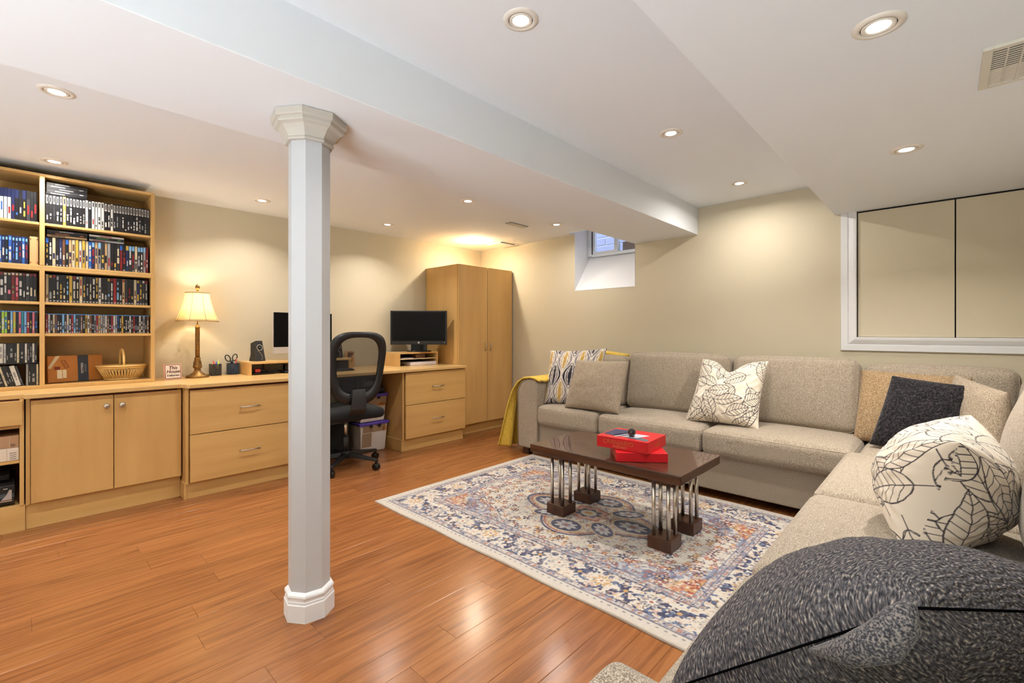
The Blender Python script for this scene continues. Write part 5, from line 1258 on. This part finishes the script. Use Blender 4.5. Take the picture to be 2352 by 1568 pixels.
rho = np.hypot(au / 0.13, av / 0.10); put(img, rho < 1 + 0.12 * np.cos(8 * th), RST); put(img, rho < 0.85 + 0.1 * np.cos(8 * th), (198, 150, 128)); put(img, rho < 0.6 + 0.1 * np.cos(8 * th), NVY); put(img, rho < 0.4, CRM); put(img, rho < 0.22, OCH)
# borders
b1 = (d > 0.10) & (d < 0.275); put(img, b1, (224, 214, 200)); put(img, b1 & (N1 > 0.55), NVY); put(img, b1 & (N2 > 0.68), (92, 108, 146)); put(img, b1 & (N3 > 0.74), OCH, 0.8); put(img, b1 & (N2 < 0.27), PNK)
for k in range(-5, 6):
    for sg in (1,):
        for (fx_, fy_) in ((k * 0.24, hy - 0.187), (hx - 0.187, k * 0.24)):
            if abs(fx_) > hx - 0.15 or abs(fy_) > hy - 0.15: continue
            for (U_, V_) in ((u, av), (au, v_)):
                if (U_ is u) != (fy_ == hy - 0.187): continue
                col_ = (GRY, (196, 186, 172), OCH)[k % 3]
                flower(img, U_, V_, fx_, fy_, 0.050, 8, col_, CRM, 0, CRM); flower(img, U_, V_, fx_, fy_, 0.026, 6, (232, 224, 210), RST, 1)
                flower(img, U_, V_, fx_ + (0.12 if fy_ > 0.3 and U_ is u else 0), fy_ + (0.12 if U_ is au else 0), 0.032, 5, NVY, OCH, 2)
for lo, hi in ((0.066, 0.100), (0.275, 0.325)):
    g_ = (d > lo) & (d < hi); put(img, g_, (204, 196, 190)); put(img, g_ & (N2 > 0.58), (146, 146, 164)); put(img, g_ & (N3 > 0.66), (176, 120, 100)); put(img, g_ & (N3 < 0.30), (84, 84, 110))
for l_ in (0.066, 0.100, 0.275, 0.300, 0.327): put(img, np.abs(d - l_) < 0.003, (88, 88, 112), 0.8)
put(img, (np.abs(d - 0.045) < 0.004) & (np.sin(s_al * 180) > 0.4), (104, 100, 112), 0.7)
put(img, d < 0.012, (206, 192, 176))
# worn, faded pile
wear = np.clip((N4 - 0.42) * 2.2, 0, 1) * (d > 0.02) * 0.38
img = img * (1 - wear[..., None]) + np.array((214, 204, 192)) / 255 * wear[..., None]
fine = (np.random.RandomState(8).rand(ny, nx) - 0.5) * 0.07
img = np.clip((img + fine[..., None]) * 0.86, 0, 1)
Z = np.full_like(X, 0.0085) + 0.0012 * np.sin(X * 9) * np.sin(Y * 7)
edge = 0.003 * np.sin(X * 11) * (np.abs(v_) > hy - 0.03)
Vt = np.stack([X, Y + edge, Z], -1).reshape(-1, 3); i = np.arange(nx * ny).reshape(ny, nx)
q = np.stack([i[:-1, :-1], i[:-1, 1:], i[1:, 1:], i[1:, :-1]], -1).reshape(-1, 4)
ring = np.concatenate([i[0, :], i[1:, -1], i[-1, -2::-1], i[-2:0:-1, 0]]); low = Vt[ring].copy(); low[:, 2] = 0.0008
k0 = len(Vt); rr_ = np.arange(len(ring)); sk = np.stack([k0 + rr_, k0 + (rr_ + 1) % len(ring), ring[(rr_ + 1) % len(ring)], ring[rr_]], -1)
rgbv = np.concatenate([img.reshape(-1, 3), np.tile(np.array((170, 160, 150)) / 255, (len(ring), 1))])
rug = finish_mesh('area_rug', np.concatenate([Vt, low]), np.concatenate([q, sk]), attr_mat('rug_pile', 0.95, 0.5, 600, 0.3), rgbv, None, None, (cx, cy, 0.0))
tag(rug, 'faded cream, navy and rust oriental rug under the coffee table', 'rug')

# ------------------------------------------------------------------ coffee table
TX0, TX1, TY0, TY1, TZ = -1.886, -0.926, 2.168, 2.700, 0.435
t = thing('coffee_table', 'dark espresso coffee table on clusters of chrome rods', 'table', ((TX0 + TX1) / 2, (TY0 + TY1) / 2, 0.01))
box('table_top', ESPRESSO, t, TX0, TX1, TY0, TY1, TZ - 0.048, TZ, 0.004)
box('under_rail', ESPRESSOK, t, TX0 + 0.08, TX1 - 0.08, TY0 + 0.085, TY0 + 0.185, TZ - 0.075, TZ - 0.049, 0.002); box('under_rail', ESPRESSOK, t, TX0 + 0.08, TX1 - 0.08, TY1 - 0.185, TY1 - 0.085, TZ - 0.075, TZ - 0.049, 0.002)
for lx in (-1.743, -1.070):
    for ly in (2.300, 2.585):
        z0 = 0.0105
        lg = MB().box(lx - 0.064, lx + 0.064, ly - 0.064, ly + 0.064, z0, z0 + 0.062).build('leg', ESPRESSOK, t, 0.002)
        box('cap_block', ESPRESSOK, lg, lx - 0.064, lx + 0.064, ly - 0.064, ly + 0.064, TZ - 0.078, TZ - 0.0485, 0.002)
        for sx in (-1, 1):
            for sy in (-1, 1): MB().tube([(lx + sx * 0.040, ly + sy * 0.040, z0 + 0.06), (lx + sx * 0.040, ly + sy * 0.040, TZ - 0.077)], 0.0105, 14).build('rod', CHROME, lg)

# board games and the dark glass ball
def gbox(name, cx, cy, z0, hx_, hy_, h, yaw, label):
    t = thing(name, label, 'game box', (cx, cy, z0)); mb = MB(); mb.T = rotz((cx, cy, z0), yaw); mb.box(-hx_, hx_, -hy_, hy_, 0, h); mb.build('lid', RED, t, 0.0015); return t
gbox('game_box', -1.262, 2.372, TZ + 0.001, 0.135, 0.135, 0.048, 38, 'plain red lower game box, turned askew on the table')
t = gbox('game_box', -1.300, 2.372, TZ + 0.050, 0.150, 0.128, 0.062, 4, 'red upper game box with gold lettering and navy artwork')
T = rotz((-1.300, 2.372, TZ + 0.050), 4)
def top_poly(name, pts, m, z=0.0626):
    mb = MB(); mb.T = T; mb.poly([(a, b, z) for a, b in pts]); mb.build(name, m, t)
top_poly('artwork', [(-0.140, -0.070), (-0.140, 0.085), (-0.02, 0.110), (0.02, -0.02), (-0.04, -0.085)], NAVY)
top_poly('artwork', [(0.0, -0.09), (0.03, -0.02), (0.135, -0.065), (0.135, -0.11), (0.06, -0.095)], mat('art_grey', (84, 84, 96), 0.4))
top_poly('artwork', [(-0.03, -0.08), (0.02, 0.03), (0.10, 0.03), (0.06, -0.06)], mat('art_pale', (190, 186, 198), 0.4), 0.0629)
top_poly('artwork', [(-0.060, -0.095), (-0.050, -0.100), (0.000, 0.05), (-0.008, 0.052)], PM_['white'], 0.0631)
lettering('SIXTH TUR', 0.026, lambda p: T((-0.045 + 0.45 * p[0] - 0.89 * p[1] * 0.9, -0.01 + 0.89 * p[0] + 0.45 * p[1], 0.0632)), PM_['white'], t, bold=0.0006)
T2 = lambda p: T((p[0], -0.1285, p[1]))
lettering('CRANIARIO', 0.034, lambda p: T2((p[0] - 0.02, 0.036 + p[1])), GOLD, t, bold=-0.0003)
lettering('WIZZARIO', 0.017, lambda p: T2((p[0] - 0.01, 0.014 + p[1])), mat('gold_pale', (226, 176, 110), 0.5), t)
lettering('KNIT', 0.030, lambda p: T((0.1505, p[0] + 0.01, 0.032 + p[1])), GOLD, t)
t = thing('glass_ball', 'dark speckled glass ball on the upper game box', 'ball', (-1.275, 2.33, TZ + 0.113))
MB().sphere((-1.275, 2.33, TZ + 0.113 + 0.0225), 0.0225, 28).build('ball', mat('dark_glass', (16, 12, 18), 0.06, noise=((90, 90, 90), (96, 20, 24), 0.55, 0.75), coat=1.0), t)
MB().lathe([(0.015, 0), (0.014, 0.004)], (-1.275, 2.33, TZ + 0.1125), 20).build('ring_base', BLACKG, t)
